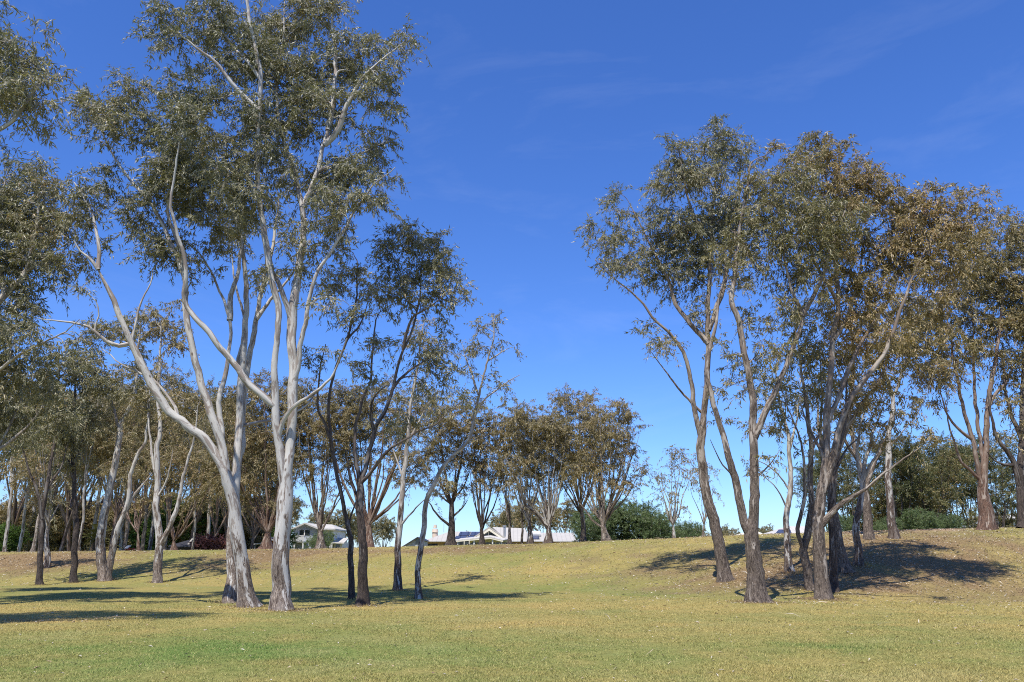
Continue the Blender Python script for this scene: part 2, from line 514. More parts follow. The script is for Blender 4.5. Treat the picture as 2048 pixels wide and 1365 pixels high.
    N_LEAVES[0] += nL
    if dirt > 0: TREE_BASES.append((base[0], base[1], dirt))
    return root

def depth_r(t, w): return 0.5 * w * t / F_PX

def ptree(name, label, base, limbs, blobs, Y=None, dz=1.0, cat='tree', seed=0, **kw):
    """base (px,py); limbs: list of (pixel polyline, start width px, end width px, depth drift m[, 'base']); blobs (cx,cy,rx,ry[,dens[,doff]]) px"""
    rng = np.random.default_rng(seed)
    if Y is None: Y = ground_hit(*base)
    B, t0 = unproj(base[0], base[1], Y); B[2] = float(height(B[0], Y)) - 0.03
    L3 = []; nodes = []
    for k, lm in enumerate(limbs):
        pp, w0, w1, dr = lm[:4]
        isb = len(lm) > 4
        pw = [p[2] if len(p) > 2 else None for p in pp]
        pp = [tuple(p[:2]) for p in pp]
        y0 = Y
        if k > 0 and not isb:
            allp = np.concatenate([proj(q) for q in nodes]); all3 = np.concatenate(nodes)
            j = int(np.argmin(np.hypot(allp[:, 0] - pp[0][0], allp[:, 1] - pp[0][1])))
            y0 = all3[j, 1]
        n = len(pp); P = []; rad = []
        tot = np.concatenate([[0], np.cumsum([math.hypot(pp[i + 1][0] - pp[i][0], pp[i + 1][1] - pp[i][1]) for i in range(n - 1)])]); tot = tot / tot[-1]
        kt, kw_ = [0.0], [w0]
        for i in range(n):
            if pw[i] is not None:
                if i == 0: kw_[0] = pw[i]
                else: kt.append(tot[i]); kw_.append(pw[i])
        if kt[-1] < 1: kt.append(1.0); kw_.append(w1 * .55)
        for i, (x, y) in enumerate(pp):
            q, t = unproj(x, y, y0 + dr * tot[i]); P.append(q); rad.append(depth_r(t, float(np.interp(tot[i], kt, kw_))))
        P = np.array(P)
        if k == 0 or isb:
            P[0, 2] = float(height(P[0, 0], P[0, 1])) - 0.06
        elif k > 0:
            P[0] = all3[j]
        L3.append((P, np.array(rad), 'base' if (isb or k == 0) else 'limb'))
        Q, _ = resample(P, rad, 0.3, rng); nodes.append(Q)
    alln = np.concatenate(nodes); allp = proj(alln)
    B3 = []
    for bl in blobs:
        cx, cy, rx, ry = bl[:4]; dens = bl[4] if len(bl) > 4 else 1.0
        dd = np.hypot(allp[:, 0] - cx, allp[:, 1] - cy)
        j = np.argsort(dd)[:4]; y0 = float(alln[j, 1].mean())
        if len(bl) > 5: y0 = Y + bl[5]
        m = unproj(cx, cy, y0)[1] / F_PX
        q, t = unproj(cx, cy, y0 + 0.16 * 0.5 * (rx + ry) * m)
        m = t / F_PX
        B3.append((q, (rx * m, 0.5 * (rx + ry) * m * dz, ry * m), dens))
    return grow(name, label, cat, B, L3, B3, seed=seed, **kw)

def vase(base, fork, blobs, n, w, wt, seed, stw=0.55, lean=None, Y0=0):
    """auto limbs in pixels: a trunk to the fork then n stems fanning into the blobs"""
    rng = random.Random(seed)
    limbs = [([base, ((base[0] + fork[0]) / 2 + rng.uniform(-1, 1), (base[1] + fork[1]) / 2), fork], w, w * 0.8, 0.0)]
    for i in range(n):
        b = blobs[i % len(blobs)]
        tx = b[0] + rng.uniform(-0.6, 0.6) * b[2]; ty = b[1] + rng.uniform(-0.5, 0.4) * b[3]
        sy = fork[1] + rng.uniform(-0.02, 0.25) * (base[1] - fork[1])
        dx, dy = tx - fork[0], ty - sy
        pts = []
        for t in (0, .2, .45, .72, 1):
            c = 0.62
            x = fork[0] + dx * (2 * c * t * (1 - t) + t * t) + (rng.uniform(-3, 3) if 0 < t < 1 else 0)
            y = sy + dy * (2 * 0.40 * t * (1 - t) + t * t)
            pts.append((x, y))
        limbs.append((pts, wt * rng.uniform(0.8, 1.2), wt * 0.28, rng.uniform(-1.8, 1.8)))
    return limbs

def metric_limbs(H, fork, n, spread, r0, seed, lean=0.0, wob=0.25, low=False):
    """a free standing tree at the origin in metres: limbs and crown blobs"""
    rg = random.Random(seed)
    lx, ly = rg.uniform(-1, 1) * lean, rg.uniform(-1, 1) * lean
    P = [np.array([0, 0, -0.05]), np.array([lx * 0.4 + rg.uniform(-wob, wob) * .3, ly * 0.4, fork * 0.5]), np.array([lx, ly, fork])]
    L = [(np.array(P), np.array([r0, r0 * 0.85, r0 * 0.75]), 'base')]
    bl = []
    for i in range(n):
        a = 2 * math.pi * (i + rg.uniform(-.3, .3)) / n
        s = spread * rg.uniform(0.35, 1.0); top = H * rg.uniform(0.74, 0.97)
        if i == 0: s *= 0.25; top = H * 0.97
        ex, ey = lx + math.cos(a) * s, ly + math.sin(a) * s
        st = fork * rg.uniform(0.72, 1.0)
        q = [np.array([lx * st / fork, ly * st / fork, st])]
        for t in (.3, .6, 1):
            f = t ** 0.8
            q.append(np.array([lx + (ex - lx) * f + rg.uniform(-wob, wob), ly + (ey - ly) * f + rg.uniform(-wob, wob), st + (top - st) * t]))
        q = np.array(q)
        L.append((q, np.array([r0 * .55, r0 * .42, r0 * .28, r0 * .1]), 'limb'))
        br_ = max(1.0, spread * rg.uniform(.32, .5))
        bl.append((q[-1] + np.array([0, 0, -0.1 * br_]), (br_, br_, br_ * rg.uniform(.8, 1.1)), 1.0))
        bl.append((q[2] * .55 + q[3] * .45 + np.array([math.cos(a), math.sin(a), 0]) * br_ * .4, (br_ * .9, br_ * .9, br_ * .8), 0.8))
        if rg.random() < .6:
            bl.append((q[2] * .9 + q[1] * .1 + np.array([math.cos(a), math.sin(a), 0]) * br_ * .6, (br_ * .7, br_ * .7, br_ * .6), 0.5))
    if low:
        for i in range(n):
            a = 2 * math.pi * (i + .5) / n; q = spread * rg.uniform(.35, .75)
            bl.append((np.array([math.cos(a) * q, math.sin(a) * q, H * rg.uniform(.12, .3)]), (spread * .42, spread * .42, H * .2), 1.0))
            bl.append((np.array([math.cos(a) * q * .8, math.sin(a) * q * .8, H * rg.uniform(.4, .6)]), (spread * .42, spread * .42, H * .2), 1.0))
    return L, bl

def copy_tree(src, loc, rz, sc, label, group=None):
    r = src.copy(); col.objects.link(r); r.location = loc; r.rotation_euler = (0, 0, rz); r.scale = (sc[0], sc[0], sc[1])
    r['label'] = label
    if group: r['group'] = group
    for ch in src.children:
        c = ch.copy(); col.objects.link(c); c.parent = r
    return r

# ================================================================== THE GROUND
def at_ground(px, py):
    Y = ground_hit(px, py); q, _ = unproj(px, py, Y)
    return np.array([q[0], Y, float(height(q[0], Y))])

DIRT = [(*at_ground(px, py)[:2], r) for px, py, r in
        [(565, 1221, .85), (492, 1214, .7), (460, 1205, .6), (1516, 1205, .95), (1645, 1198, .75), (725, 1213, .42), (700, 1200, .3),
         (838, 1197, .3), (795, 1182, .45), (1450, 1162, .4), (1580, 1142, .5), (1620, 1180, .4), (1688, 1146, .6), (1718, 1130, .4),
         (212, 1161, .6), (315, 1165, .5), (80, 1171, .4), (147, 1166, .4)]]
# brown bark-litter patches on the bank: px, py, radius in metres along x, along y, strength
PATCH = [(*at_ground(px, py)[:2], rx, ry, s) for px, py, rx, ry, s in
         [(60, 1122, 5.5, 5, .95), (170, 1110, 3.5, 2.5, .6), (560, 1112, 4.5, 5, .75), (430, 1135, 4, 3, .45), (650, 1106, 4, 3, .6), (880, 1100, 7, 2.5, .55),
          (1040, 1096, 5, 2, .4), (1560, 1150, 4.5, 4, .8), (1700, 1150, 4, 5, .8), (1450, 1120, 6, 5, .45), (1880, 1130, 5, 7, .75), (1640, 1120, 5, 6, .6),
          (1800, 1090, 5, 4, .7), (2020, 1110, 5, 6, .5), (1250, 1120, 6, 5, .25), (90, 1241, 1.2, .8, .6)]]

def ground_rgb(X, Y):
    px, t, toe, crd, hc = bank(X, Y)
    n1 = fbm(X / 5.5, Y / 5.5, 21, 4); n2 = fbm(X / 1.1, Y / 1.1, 31, 4); n3 = vnoise(X / 0.22, Y / 0.22, None, 41)
    gb = np.interp(Y, [9, 12, 15, 17.5, 20, 25, 29, 38, 44, 60], [.48, .58, .74, .54, .26, .24, .42, .46, .38, .34])
    left = smooth((1150 - px) / 700)
    gb = gb + (0.24 * left - 0.06) * np.interp(Y, [12, 15, 19], [1, 1, 0])
    g = np.clip(gb + (n1 - 0.5) * 0.95 + (n2 - 0.5) * 0.75 + (n3 - .5) * .25, 0, 1)
    straw = np.array([.335, .255, .092]); green = np.array([.128, .180, .045]); olive = np.array([.236, .214, .070])
    c = np.where(g[:, None] < .5, straw + (olive - straw) * (g[:, None] * 2), olive + (green - olive) * (g[:, None] * 2 - 1))
    pale = smooth((n2 - 0.52) / 0.3) * 0.35
    c = c + (np.array([.36, .29, .13]) - c) * pale[:, None]
    br = np.zeros_like(X)
    for (x, y, rx, ry, s) in PATCH:
        d = ((X - x) / rx) ** 2 + ((Y - y) / ry) ** 2
        br = np.maximum(br, s * np.exp(-d))
    br = np.clip((br - 0.06) * 1.7 + (n2 - .5) * 1.7 * (br > .06) + (n1 - .5) * 0.5 * (br > .06), 0, 1) * smooth((br - .05) / .15)
    lit = np.array([.21, .135, .078])
    c = c + (lit - c) * (br * 0.85)[:, None]
    # worn pinkish track along the top of the right bank
    tr = np.exp(-((t - 0.93 - 0.03 * np.sin(X)) / 0.10) ** 2) * smooth((px - 1640) / 80) * smooth((1960 - px) / 60)
    c = c + (np.array([.36, .23, .165]) - c) * (tr * .9)[:, None]
    for (x, y, r) in DIRT:
        d = np.hypot(X - x, Y - y) / r
        k = np.clip(1.25 - d + (n2 - .5) * 0.9, 0, 1) * 0.9
        c = c + (np.array([.17, .105, .065]) - c) * k[:, None]
    far = smooth((t - 1.15) / .4)
    c = c + (np.array([.22, .22, .07]) - c) * far[:, None]
    return np.clip(c, 0.01, 1)

def grid_axis(segs):
    a = []
    for lo, hi, st in segs: a.append(np.arange(lo, hi, st))
    return np.concatenate(a + [[segs[-1][1]]])
gx = grid_axis([(-1500, -200, 100), (-200, -60, 10), (-60, -32, 1.0), (-32, 36, 0.22), (36, 60, 1.0), (60, 200, 10), (200, 1500, 100)])
gy = grid_axis([(-200, -20, 20), (-20, 8, 2), (8, 68, 0.22), (68, 110, 1.2), (110, 300, 10), (300, 3000, 150)])
GX, GY = np.meshgrid(gx, gy)
x, y = GX.ravel(), GY.ravel()
z = height(x, y)
V = np.stack([x, y, z], 1)
nx, ny = len(gx), len(gy)
i = (np.arange(ny - 1)[:, None] * nx + np.arange(nx - 1)[None]).ravel()
faces = np.stack([i, i + 1, i + nx + 1, i + nx], 1)
rgb = ground_rgb(x, y)
m, n, b, o = mat('grass_ground')
at = node(n, 'ShaderNodeAttribute', attribute_name='grass_rgb')
geo = node(n, 'ShaderNodeNewGeometry')
f1 = tex(n, geo.outputs['Position'], 9.0, (1, 1, 1), 8, 0.75)
f2 = tex(n, geo.outputs['Position'], 45.0, (1, 1, 1), 3, 0.7)
c = mix(n, 1.0, at.outputs['Color'], ramp(n, f1, [(0.30, (.50, .52, .45)), (0.5, (.95, .96, .9)), (0.70, (1.35, 1.30, 1.35))]), 'MULTIPLY')
c = mix(n, 0.8, c, ramp(n, f2, [(0.32, .55), (0.5, 1.0), (0.70, 1.4)]), 'MULTIPLY')
n.links.new(c, b.inputs['Base Color'])
b.inputs['Roughness'].default_value = 0.95; b.inputs['Specular IOR Level'].default_value = 0.1
bp = node(n, 'ShaderNodeBump'); bp.inputs['Strength'].default_value = 0.7; bp.inputs['Distance'].default_value = 0.04
n.links.new(mix(n, 0.5, f1, f2), bp.inputs['Height']); n.links.new(bp.outputs[0], b.inputs['Normal'])
gm = mesh_np('ground', V, [faces], {'grass_rgb': np.concatenate([rgb, np.ones((len(rgb), 1))], 1)}, True)
tag(link(gm, 'ground', m), kind='structure')

# short mown grass blades on the near lawn (one countless mass)
rng = np.random.default_rng(5)
nb = 780000
yy = 10.4 + (33 - 10.4) * rng.random(nb) ** 1.75
xx = (rng.random(nb) * 2 - 1) * (yy * 0.70 + 5.0)
cl_ = fbm(xx / 0.5, yy / 0.5, 61, 3)
k = (cl_ + rng.normal(0, .12, nb) > 0.36) & (rng.random(nb) < np.interp(yy, [10, 22, 33], [1, 1, .15]))
xx, yy = xx[k], yy[k]; nb = len(xx)
zz = height(xx, yy)
extra = [(bx_ + math.cos(q) * rr_ * r_, by_ + math.sin(q) * rr_ * r_) for (bx_, by_, r_) in DIRT for q, rr_ in zip(rng.random(500) * 6.283, rng.uniform(.30, 1.25, 500))]
n0 = nb; xx = np.concatenate([xx, [e[0] for e in extra]]); yy = np.concatenate([yy, [e[1] for e in extra]]); nb = len(xx); zz = height(xx, yy)
tall = np.ones(nb); tall[n0:] = rng.uniform(1.3, 3.2, nb - n0)
hh = tall * rng.uniform(.014, .036, nb) * (0.6 + 0.8 * fbm(xx / 1.5, yy / 1.5, 71, 2)); ww = rng.uniform(.0035, .0075, nb) * np.interp(yy, [10, 33], [1, 2.2])
an = rng.random(nb) * 6.283; ln = rng.normal(0, .022, (nb, 2))
B = np.stack([xx, yy, zz - .004], 1); dx = np.stack([np.cos(an), np.sin(an), 0 * an], 1) * ww[:, None]
T = B + np.stack([ln[:, 0], ln[:, 1], hh], 1)
V = np.stack([B - dx, B + dx, T], 1).reshape(-1, 3)
cb = ground_rgb(xx, yy) * rng.uniform(1.3, 1.95, (nb, 1))
dry = rng.random(nb) < .16
cb[dry] = cb[dry] * .4 + np.array([.62, .50, .22]) * .6
cb = np.repeat(np.concatenate([np.clip(cb, 0, 1), np.ones((nb, 1))], 1), 3, 0)
m, n, b, o = mat('grass_blade')
at = node(n, 'ShaderNodeAttribute', attribute_name='grass_rgb')
n.links.new(at.outputs['Color'], b.inputs['Base Color'])
b.inputs['Roughness'].default_value = 0.7; b.inputs['Specular IOR Level'].default_value = 0.2
tr = node(n, 'ShaderNodeBsdfTranslucent'); n.links.new(at.outputs['Color'], tr.inputs['Color'])
ms = node(n, 'ShaderNodeMixShader'); ms.inputs[0].default_value = .3
n.links.new(b.outputs[0], ms.inputs[1]); n.links.new(tr.outputs[0], ms.inputs[2]); n.links.new(ms.outputs[0], o.inputs['Surface'])
gm = mesh_np('grass_blades', V, [np.arange(nb * 3).reshape(-1, 3)], {'grass_rgb': cb})
tag(link(gm, 'grass_blades', m), 'short mown green and straw coloured grass of the near lawn', 'grass', kind='stuff')

# fallen leaves and flakes of bark
nl = 150000
yy = 11 + 50 * rng.random(nl); pxs = rng.uniform(-60, 2110, nl)
xx = (pxs - 1024) / 1703 * yy
pxx, t, toe, crd, hc = bank(xx, yy)
br = np.zeros(nl)
for (x_, y_, rx, ry, s) in PATCH: br = np.maximum(br, s * np.exp(-((xx - x_) / (rx * 1.5)) ** 2 - ((yy - y_) / (ry * 1.5)) ** 2))
pr = 0.012 + 0.5 * br ** 1.2 + 0.20 * smooth(t * 3) + 0.50 * smooth((pxx - 1150) / 500) * smooth(t * 3)
for (x_, y_, r_) in DIRT: pr = np.maximum(pr, .4 * np.exp(-((xx - x_) ** 2 + (yy - y_) ** 2) / (1.6 * r_) ** 2))
pr = pr * (t < 1.1) * (0.4 + 1.2 * fbm(xx / 1.7, yy / 1.7, 91, 3))
k = rng.random(nl) < pr
xx, yy = xx[k], yy[k]; nl = len(xx)
zz = height(xx, yy) + rng.uniform(.008, .03, nl)
LL = rng.uniform(.04, .12, nl) * np.interp(yy, [11, 30, 60], [.9, 1.0, 1.25]); WW = rng.uniform(.012, .035, nl) * np.interp(yy, [11, 30, 60], [1, 1.2, 1.8])
big = rng.random(nl) < .02
LL[big] *= 1.9; WW[big] *= 1.3
stick = rng.random(nl) < .012
LL[stick] = rng.uniform(.25, .7, stick.sum()); WW[stick] = rng.uniform(.015, .03, stick.sum())
an = rng.random(nl) * 6.283
u = np.stack([np.cos(an), np.sin(an), rng.normal(0, .22, nl)], 1) * LL[:, None] * .5
v = np.stack([-np.sin(an), np.cos(an), rng.normal(0, .35, nl)], 1) * WW[:, None] * .5
c0 = np.stack([xx, yy, zz], 1); up = np.array([0, 0, 1]) * (LL * .12)[:, None]
V = np.stack([c0 - u, c0 - v + up, c0 + u, c0 + v + up], 1).reshape(-1, 3)
pal = np.array([[.42, .33, .21], [.52, .45, .34], [.30, .20, .12], [.47, .42, .34], [.35, .25, .15]])
cc = pal[rng.integers(0, 5, nl)] * rng.uniform(.75, 1.15, (nl, 1))
cc = np.repeat(np.concatenate([cc, np.ones((nl, 1))], 1), 4, 0)
m, n, b, o = mat('dry_leaf')
at = node(n, 'ShaderNodeAttribute', attribute_name='leaf_rgb'); n.links.new(at.outputs['Color'], b.inputs['Base Color'])
b.inputs['Roughness'].default_value = 0.7
gm = mesh_np('leaf_litter', V, [np.arange(nl * 4).reshape(-1, 4)], {'leaf_rgb': cc})
tag(link(gm, 'leaf_litter', m), 'dry fallen gum leaves and bark flakes scattered over the grass', 'leaf litter', kind='stuff')

#@@TREES
# ================================================================== FRONT LEFT: the two great white gums
FRONT = 'tall gums standing at the foot of the bank'
ptree('gum_tree', 'great white gum with straight forked trunk, tallest and nearest of the left clump', (565, 1221), [
    ([(565, 1223, 42), (563, 1180, 38), (562, 1120, 34), (565, 1060, 32), (569, 1000, 31), (573, 960, 26), (577, 920, 20), (581, 870, 19), (586, 800, 20), (586, 720, 19), (582, 640, 19), (592, 585, 17), (603, 510, 14), (607, 450), (607, 415), (628, 361), (648, 290), (656, 262)], 52, 13, .6),
    ([(567, 985, 21), (562, 930, 19), (556, 880, 17), (551, 830, 16), (549, 780, 14), (548, 743, 13), (552, 690, 12), (555, 622, 12), (545, 570, 13), (534, 502), (528, 450), (516, 385), (515, 300), (518, 206), (521, 140), (500, 50), (488, -30)], 34, 10, -.9),
    ([(549, 818, 14), (527, 795, 14), (499, 770, 13), (458, 718, 12), (427, 677), (389, 636), (372, 598), (368, 512), (352, 455), (344, 389), (352, 330), (360, 280)], 14, 5, -1.6),
    ([(587, 775), (597, 735), (606, 663), (620, 598), (637, 543), (671, 491), (695, 445), (738, 380), (790, 335)], 12, 3, -.8),
    ([(558, 873), (566, 845), (582, 818), (627, 787), (660, 757), (672, 735), (695, 677)], 10, 4, -1.2),
    ([(582, 632), (566, 585), (548, 552), (536, 500)], 13, 8, -.5),
    ([(606, 434), (599, 372), (582, 325), (560, 250), (552, 170), (566, 70), (570, 0)], 10, 4, 1.2),
    ([(651, 285), (675, 262), (697, 199), (724, 162), (765, 120), (800, 90)], 13, 4, -.7),
    ([(656, 262), (668, 190), (672, 110), (664, 45), (676, -20)], 11, 5, .6),
    ([(518, 215), (470, 175), (430, 125), (385, 90), (330, 50)], 11, 3, -1.0),
    ([(521, 150), (470, 95), (420, 40)], 9, 3, .8),
    ([(637, 340), (700, 320), (760, 290), (800, 275)], 9, 3, .9),
], [(315, 45, 48, 48), (345, 95, 55, 30, .8), (440, 40, 70, 60, 1.1), (480, 110, 80, 60, 1.1), (560, 40, 85, 60, 1.1), (560, 140, 90, 60), (650, 20, 50, 45, .8), (735, 15, 40, 40, .8),
    (700, 110, 70, 55, 1.1), (785, 95, 48, 42), (720, 180, 65, 40), (765, 185, 42, 45, .8), (640, 220, 80, 55, .8), (560, 240, 80, 60, .9), (480, 210, 60, 60, .9),
    (765, 290, 60, 40), (815, 290, 28, 40, .8), (690, 320, 75, 55), (600, 330, 60, 60, .6), (660, 420, 70, 55, .9), (735, 390, 55, 50, .8), (500, 330, 60, 60, .9),
    (690, 480, 50, 45, .7), (500, 440, 50, 50, .6), (570, 480, 35, 60, .45), (440, 300, 60, 60, .9), (370, 250, 50, 50, .9), (630, 520, 45, 60, .5), (680, 620, 35, 50, .5), (640, 680, 40, 60, .35), (520, 545, 30, 40, .5), (425, 375, 45, 40, .7), (480, 350, 60, 55, .7), (540, 400, 50, 50, .6), (620, 370, 55, 50, .6), (600, 170, 70, 60, .7), (520, 250, 60, 55, .7), (620, 90, 60, 50, .8), (400, 200, 55, 50, .7), (655, 560, 35, 40, .45), (585, 560, 30, 40, .35), (740, 340, 55, 40, .7)],
    bk='white', lf='blue', stock=2.1, spacing=.47, twigs=7, per=18, leaf=(0.183, 0.038), gap=0.45, seed=3, parts=True, group=FRONT, brown=.50)

ptree('gum_tree', 'white gum with long bare limb reaching left, leaning trunk with reddish scar', (492, 1215), [
    ([(497, 1216, 36), (490, 1180, 30), (483, 1120, 27), (475, 1060, 25), (466, 1010, 24), (457, 965, 24), (445, 933, 19), (425, 900, 17), (398, 868, 18), (370, 848, 18), (340, 825, 17), (310, 782, 16), (290, 740, 14), (270, 700, 13), (258, 672, 12), (240, 635, 11), (222, 590, 9), (203, 555), (196, 540)], 36, 6, -1.5),
    ([(455, 955), (445, 900), (420, 820), (396, 743), (378, 660), (370, 615), (371, 560), (340, 480), (325, 447), (300, 405), (272, 372), (240, 335), (218, 300), (195, 240)], 19, 4, -.4),
    ([(466, 1000), (474, 930), (479, 850), (480, 780), (488, 690), (494, 605), (489, 519), (478, 455), (462, 410), (447, 379), (436, 325), (425, 270)], 19, 4, 1.6),
    ([(447, 890), (440, 830), (442, 790), (458, 705), (461, 656), (452, 612), (433, 563), (405, 515), (380, 490)], 12, 4, .8),
    ([(460, 640), (462, 600), (478, 536), (482, 484), (486, 420)], 12, 4, .9),
    ([(197, 542), (180, 515), (160, 500), (147, 480)], 8, 4, -.3),
    ([(197, 542), (199, 505), (192, 465), (185, 430), (162, 385), (148, 365)], 9, 4, .3),
    ([(262, 692), (240, 690), (215, 680), (190, 665), (165, 652), (120, 642), (72, 636)], 9, 2.5, -.9),
    ([(357, 842), (350, 815), (335, 790), (318, 772), (285, 748), (240, 725), (203, 700)], 7, 2.5, .7),
    ([(265, 680), (272, 640), (285, 600), (300, 570), (305, 540)], 6, 3, .4),
    ([(465, 900), (480, 860), (520, 845), (560, 835), (610, 815), (628, 790)], 9, 4, 1.5),
    ([(371, 540), (360, 500), (335, 420), (346, 380), (358, 300)], 9, 4, -.8),
    ([(198, 665), (195, 630), (190, 605), (170, 585)], 4, 2, -.2),
], [(190, 215, 55, 50), (245, 190, 55, 38), (270, 260, 60, 50), (175, 245, 42, 32, .7), (320, 320, 75, 55), (390, 300, 60, 60), (360, 195, 45, 45), (300, 400, 60, 50), (400, 400, 60, 50), (270, 440, 45, 40, .8), (330, 470, 50, 40, .7),
    (300, 510, 45, 30, .6), (430, 470, 55, 45, .6), (475, 400, 45, 50, .8), (395, 540, 35, 30, .5), (178, 395, 36, 50, 1.3), (160, 440, 24, 36, 1.0), (205, 335, 28, 36, 1.3), (195, 460, 22, 40, 1.0), (170, 590, 34, 22, .8), (112, 615, 20, 16, .9), (300, 560, 20, 25, .3), (410, 350, 60, 45, .9), (350, 360, 60, 55, .9), (360, 430, 55, 45, .9), (320, 270, 60, 50, .9), (230, 300, 50, 35, .6), (270, 380, 45, 40, .7), (350, 510, 45, 30, .6), (400, 480, 50, 40, .6), (460, 440, 45, 45, .6), (350, 285, 45, 40, .9), (430, 260, 45, 45, .8)],
    bk='white', lf='blue', stock=1.5, spacing=.47, twigs=7, per=18, leaf=(0.183, 0.038), gap=0.42, seed=8, parts=True, group=FRONT, brown=.5)

ptree('gum_tree', 'white gum half hidden behind the leaning white gum, shaded at its foot', (460, 1206), [
    ([(461, 1207, 28), (462, 1150, 22), (464, 1080, 19), (467, 1010, 17), (474, 940, 16), (482, 870, 15), (486, 800), (499, 720), (512, 640), (528, 560), (548, 480), (556, 400)], 36, 7, 2.2),
    ([(486, 795), (478, 720), (488, 640), (470, 560), (462, 500)], 9, 4, 1.2),
    ([(512, 640), (540, 600), (575, 560), (600, 520)], 9, 4, .8),
], [(470, 470, 45, 45, .6), (550, 390, 50, 50, .7), (545, 320, 45, 45, .7), (600, 480, 40, 40, .5), (520, 570, 35, 35, .4)],
    bk='white', lf='blue', stock=2.2, spacing=.51, twigs=6, per=17, leaf=(0.183, 0.038), gap=0.44, seed=14, parts=True, group=FRONT)

# the slender group right of them
ptree('gum_tree', 'thin dark trunked gum between the great white gum and the rough dark forked gum', (702, 1200), [
    ([(702, 1201, 14), (701, 1105, 11), (697, 1057, 9), (687, 1013, 8), (679, 968), (668, 917), (660, 860), (658, 800), (669, 743), (690, 690), (705, 640), (712, 580), (715, 530)], 15, 5, .5),
    ([(666, 905), (650, 850), (636, 824), (634, 794), (640, 740), (650, 690)], 7, 3, -.6),
    ([(697, 1057), (706, 1020), (716, 990), (722, 960)], 5, 2, .5),
    ([(690, 690), (725, 640), (738, 590)], 5, 2, .4),
], [(665, 590, 30, 60, .6), (715, 560, 35, 60, .7), (700, 640, 40, 45, .6), (640, 700, 30, 45, .45), (740, 610, 30, 45, .6), (690, 510, 30, 35, .5)],
    bk='dark', lf='blue', stock=3.6, spacing=.51, twigs=6, per=17, leaf=(0.183, 0.038), gap=0.38, seed=21, parts=True, group=FRONT, brown=.45)

ptree('gum_tree', 'dark rough trunked gum forking into pale limbs, with a tall leafy crown', (725, 1213), [
    ([(725, 1214, 23), (725, 1160, 19), (725, 1105, 18), (720, 1037, 15), (720, 968, 12), (713, 920, 7), (710, 860), (718, 825), (736, 772), (742, 735), (746, 690), (752, 640)], 25, 5, .3),
    ([(722, 975), (732, 955), (747, 935), (765, 912), (785, 895), (810, 880), (834, 863), (875, 846), (900, 820)], 8, 3, -.8),
    ([(722, 965), (734, 925), (748, 866), (770, 822), (786, 777), (795, 735), (806, 700), (822, 670), (838, 600), (842, 530)], 10, 4, .6),
    ([(748, 866), (742, 830), (748, 795), (775, 770)], 7, 3, -.5),
    ([(806, 700), (822, 640), (850, 620), (880, 600), (905, 585)], 7, 2, -.7),
    ([(786, 777), (812, 750), (850, 720), (880, 690)], 7, 2, .7),
    ([(722, 1010), (700, 960), (690, 900)], 6, 2, .6),
], [(835, 480, 48, 32), (800, 490, 45, 45), (870, 510, 45, 45), (815, 560, 55, 45), (880, 560, 48, 42), (910, 575, 24, 26, .7), (760, 520, 30, 40, .6), (770, 590, 35, 40, .8), (840, 620, 50, 40, .8), (760, 680, 40, 35, .7), (840, 690, 45, 40, .8),
    (880, 660, 40, 45, .7), (890, 740, 48, 50, 1.0), (905, 800, 40, 40, 1.0), (835, 770, 45, 40, .8), (800, 840, 40, 30, .6), (870, 850, 45, 30, .7), (720, 740, 30, 35, .5), (760, 760, 30, 30, .4)],
    bk='dark', lf='blue', stock=4.6, spacing=.50, twigs=7, per=17, leaf=(0.183, 0.038), gap=0.40, seed=27, parts=True, group=FRONT, brown=.62)

ptree('gum_tree', 'pale straight gum with dark scorched foot, left of the bent slender gum', (795, 1181), [
    ([(795, 1182, 17), (796, 1120, 13), (797, 1090, 12.5), (800, 1040, 12), (808, 960), (813, 900), (818, 850), (826, 780), (838, 720), (846, 650)], 20, 5, .5),
    ([(803, 1058), (815, 1035), (832, 1015), (848, 1000), (862, 985)], 5, 2, -.5),
    ([(813, 900), (830, 860), (850, 820), (870, 790)], 7, 2, .5),
    ([(808, 960), (790, 910), (775, 870)], 5, 2, .4),
], [(860, 780, 40, 40, .6), (850, 680, 40, 45, .6), (800, 800, 35, 35, .4), (875, 960, 25, 18, .4), (770, 850, 30, 30, .4)],
    bk='pale', lf='olive', stock=2.2, spacing=.56, twigs=6, per=16, leaf=(0.207, 0.044), gap=0.38, seed=33, parts=True, group=FRONT)

ptree('gum_tree', 'slender bent gum with airy crown standing alone at the edge of the clump', (838, 1198), [
    ([(838, 1199, 13), (836, 1145, 11), (844, 1090, 10.5), (849, 1030, 9.5), (862, 978), (885, 935), (913, 905), (937, 880), (947, 840), (957, 790), (970, 740), (984, 690), (988, 655), (985, 630)], 15, 3.5, -.4),
    ([(948, 835), (962, 805), (990, 780), (1020, 762), (1040, 750)], 5, 2, -.5),
    ([(957, 790), (945, 750), (930, 715), (925, 690)], 5, 2, .5),
    ([(974, 728), (1000, 705), (1025, 695)], 4, 1.6, .4),
    ([(862, 978), (880, 990), (905, 985)], 4, 1.5, .4),
], [(985, 650, 34, 26, .7), (1005, 690, 28, 22, .6), (950, 690, 40, 28, .65), (930, 720, 30, 30, .6), (1015, 760, 34, 24, .55), (985, 770, 28, 22, .4), (950, 745, 30, 24, .5), (940, 790, 25, 20, .4)],
    bk='pale', lf='olive', stock=1.3, spacing=.45, twigs=5, per=13, leaf=(0.171, 0.035), gap=0.32, seed=39, parts=True, group=FRONT, brown=.4)

